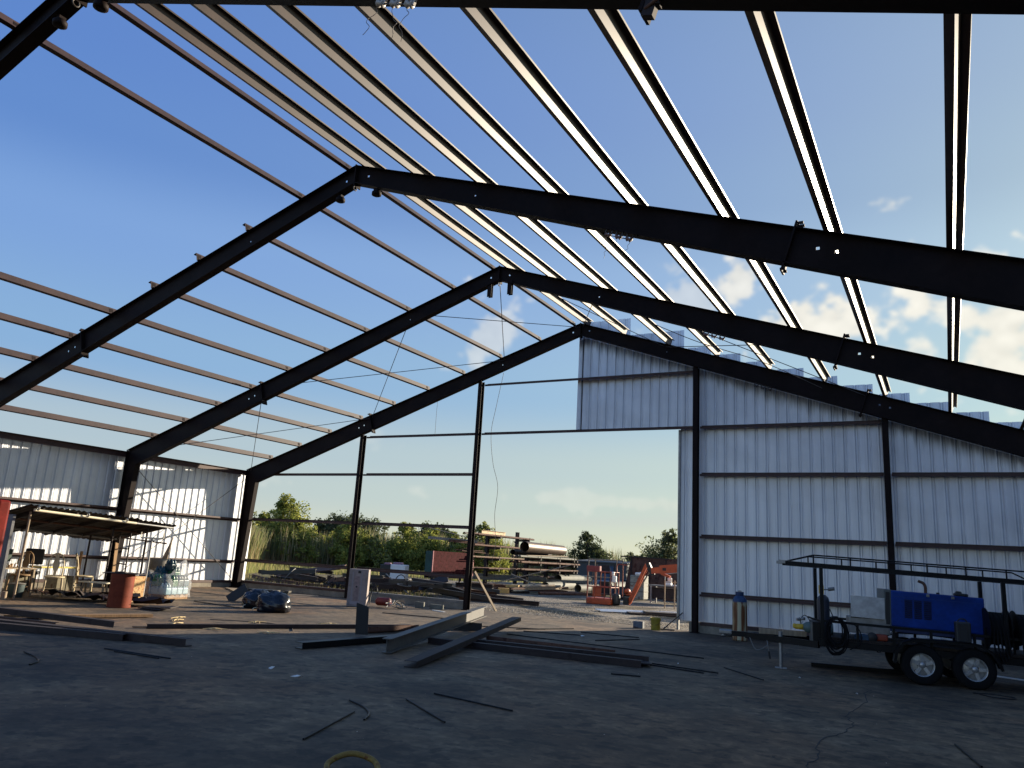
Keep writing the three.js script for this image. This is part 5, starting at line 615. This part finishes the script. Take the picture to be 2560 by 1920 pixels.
  const cy = at('oxygen_cylinder', 'dark gas cylinder with yellow regulator strapped behind the front rack post', 'gas cylinder'); mesh('body', lathe([[0, .64], [.11, .64], [.115, .68], [.115, 1.34], [.10, 1.40], [.05, 1.45], [0, 1.46]], 24).translate(-1.60, 0, -.55), mat([.025, .03, .045], { roughness: .45 }), cy); mesh('regulator_guard', [box(.09, .16, .09, -1.63, 1.55, -.52)], M.yellow, cy); mesh('gauge', [rod([-1.50, 1.56, -.5], [-1.40, 1.58, -.46], .035, 12), rod([-1.6, 1.55, -.52], [-1.45, 1.56, -.5], .012, 8)], M.galv, cy); mesh('hose', tube([[-1.5, 1.2, -.4], [-1.42, 1.0, -.36], [-1.40, .95, -.32]], .010, 5), M.black, cy);
  const ly = at('acetylene_cylinder', 'cylinder lying on the tongue with yellow cap and brass gauge', 'gas cylinder'); mesh('body', lathe([[0, 0], [.06, .0], [.10, .06], [.11, .12], [.11, .55], [0, .55]], 22).rotateZ(-Math.PI / 2).translate(-1.96, .80, -.85), mat([.10, .15, .14], { roughness: .5 }), ly); mesh('cap', lathe([[0, -.16], [.05, -.15], [.055, -.04], [.05, .02], [0, .02]], 16).rotateZ(-Math.PI / 2).translate(-1.96, .80, -.85), M.yellow, ly); mesh('cap_knob', rbox(.07, .09, .1, -2.12, .81, -.85, .03, 3), M.yellow, ly); mesh('gauge', [rod([-2.0, .86, -.82], [-2.03, .98, -.8], .012, 8), rod([-2.08, .94, -.78], [-2.0, .94, -.82], .028, 10), rod([-1.98, .96, -.80], [-1.94, .96, -.76], .03, 12)], M.bolt, ly); mesh('hose', tube([[-2.0, .98, -.8], [-1.92, 1.03, -.78], [-1.85, .95, -.75], [-1.80, .86, -.7]], .008, 5), M.black, ly); mesh('wood_chock', box(.9, .10, .10, -2.35, .66, -.9, 0, .1), M.greywood, ly);
  const hc = at('hose_coil', 'big loose coil of black welding hose hanging on the trailer rail', 'hose'); const r = rng(71), rings = []; for (let i = 0; i < 11; i++) { const R = .26 + (r() - .5) * .11, dx = (r() - .5) * .06, pts = []; for (let k = 0; k < 16; k++) { const a = k / 16 * 6.283; pts.push([-1.42 + dx + Math.cos(a) * R * .62, 1.06 - R * 1.12 + Math.sin(a) * R * 1.12 + (r() - .5) * .02, -.10 + (r() - .5) * .07 + i * .008]); } rings.push(tube(pts, .011, 6, 40, true)); } mesh('loops', rings, M.rubber, hc); mesh('tail', tube([[-1.3, 1.0, -.1], [-1.1, .95, -.06], [-1.0, .80, -.06], [-1.02, .62, -.04], [-1.2, .5, -.05]], .011, 6), M.rubber, hc); mesh('tie', rbox(.12, .07, .12, -1.44, 1.05, -.09, .02), M.black, hc);
  const sm = at('black_can', 'black plastic fuel can strapped on the fender rail', 'fuel can'); mesh('body', rbox(.25, .36, .16, .70, .965, -.10, .03, 3), mat([.018, .018, .02], { roughness: .55 }), sm); mesh('ridge', [box(.02, .26, .17, .64, .96, -.10), box(.02, .26, .17, .76, .96, -.10)], M.black, sm); mesh('handle', tube([[.62, 1.14, -.1], [.66, 1.19, -.1], [.74, 1.19, -.1], [.78, 1.14, -.1]], .012, 6), M.black, sm);
  for (const [x, s] of [[1.33, 1], [1.78, .95]]) { const rl = at('hose_reel', x < 1.5 ? 'full black cable reel just behind the blue welder' : 'black cable reel at the rear end of the trailer', 'hose reel'); mesh('cable_wraps', Array.from({ length: 9 }, (_, i) => new THREE.TorusGeometry((.27 - .012 * (i % 3)) * s, .022, 7, 30).rotateY(Math.PI / 2).rotateZ(.02 * i).translate(x - .13 + i * .032, 1.05, -.45)), M.rubber, rl); for (const d of [-.17, .17]) mesh('flange', lathe([[.0, 0], [.36 * s, 0], [.36 * s, .012], [0, .012]], 30).rotateZ(Math.PI / 2).translate(x + d, 1.05, -.45), M.blackpaint, rl); mesh('drape', Array.from({ length: 5 }, (_, i) => tube([[x - .1 + i * .05, 1.25, -.28], [x - .12 + i * .055, 1.0, -.16], [x - .13 + i * .06, .72, -.12], [x - .05 + i * .04, .42 + .05 * i, -.08]], .016, 6)), M.rubber, rl); mesh('stand', [bar([x - .19, .64, -.45], [x - .19, 1.05, -.45], .03, .05, [0, 0, 1]), bar([x + .19, .64, -.45], [x + .19, 1.05, -.45], .03, .05, [0, 0, 1])], M.blackpaint, rl); }
  const tool = at('orange_saw', 'orange power tool lying on the trailer deck behind the rail', 'power tool'); mesh('housing', rbox(.24, .12, .18, -.62, .74, -.40, .04, 3), mat([.30, .05, .02], { roughness: .6 }), tool); mesh('wheel_guard', lathe([[0, -.02], [.09, -.02], [.09, .02], [0, .02]], 18).rotateX(Math.PI / 2).translate(-.78, .74, -.28), M.black, tool);
  one('blue_tub', rbox(.26, .12, .26, 0, -.02, 0, .03), mat([.02, .055, .10]), 'small blue tub on the trailer deck beside the hose coil', 'tub').position.set(8.95, .74, 6.85);
  one('angle_bar', bar([7.9, .05, 6.05], [9.6, .05, 5.6], .10, .08), M.blackpaint, 'dark steel bar on the floor under the trailer tongue', 'steel bar'); one('white_strip', bar([11.05, .012, 3.9], [11.9, .012, 4.35], .10, .02), M.white, 'white strip on the floor behind the rear trailer wheel', 'strip');
}
scene.updateMatrixWorld(true);
renderer.render(scene, camera);
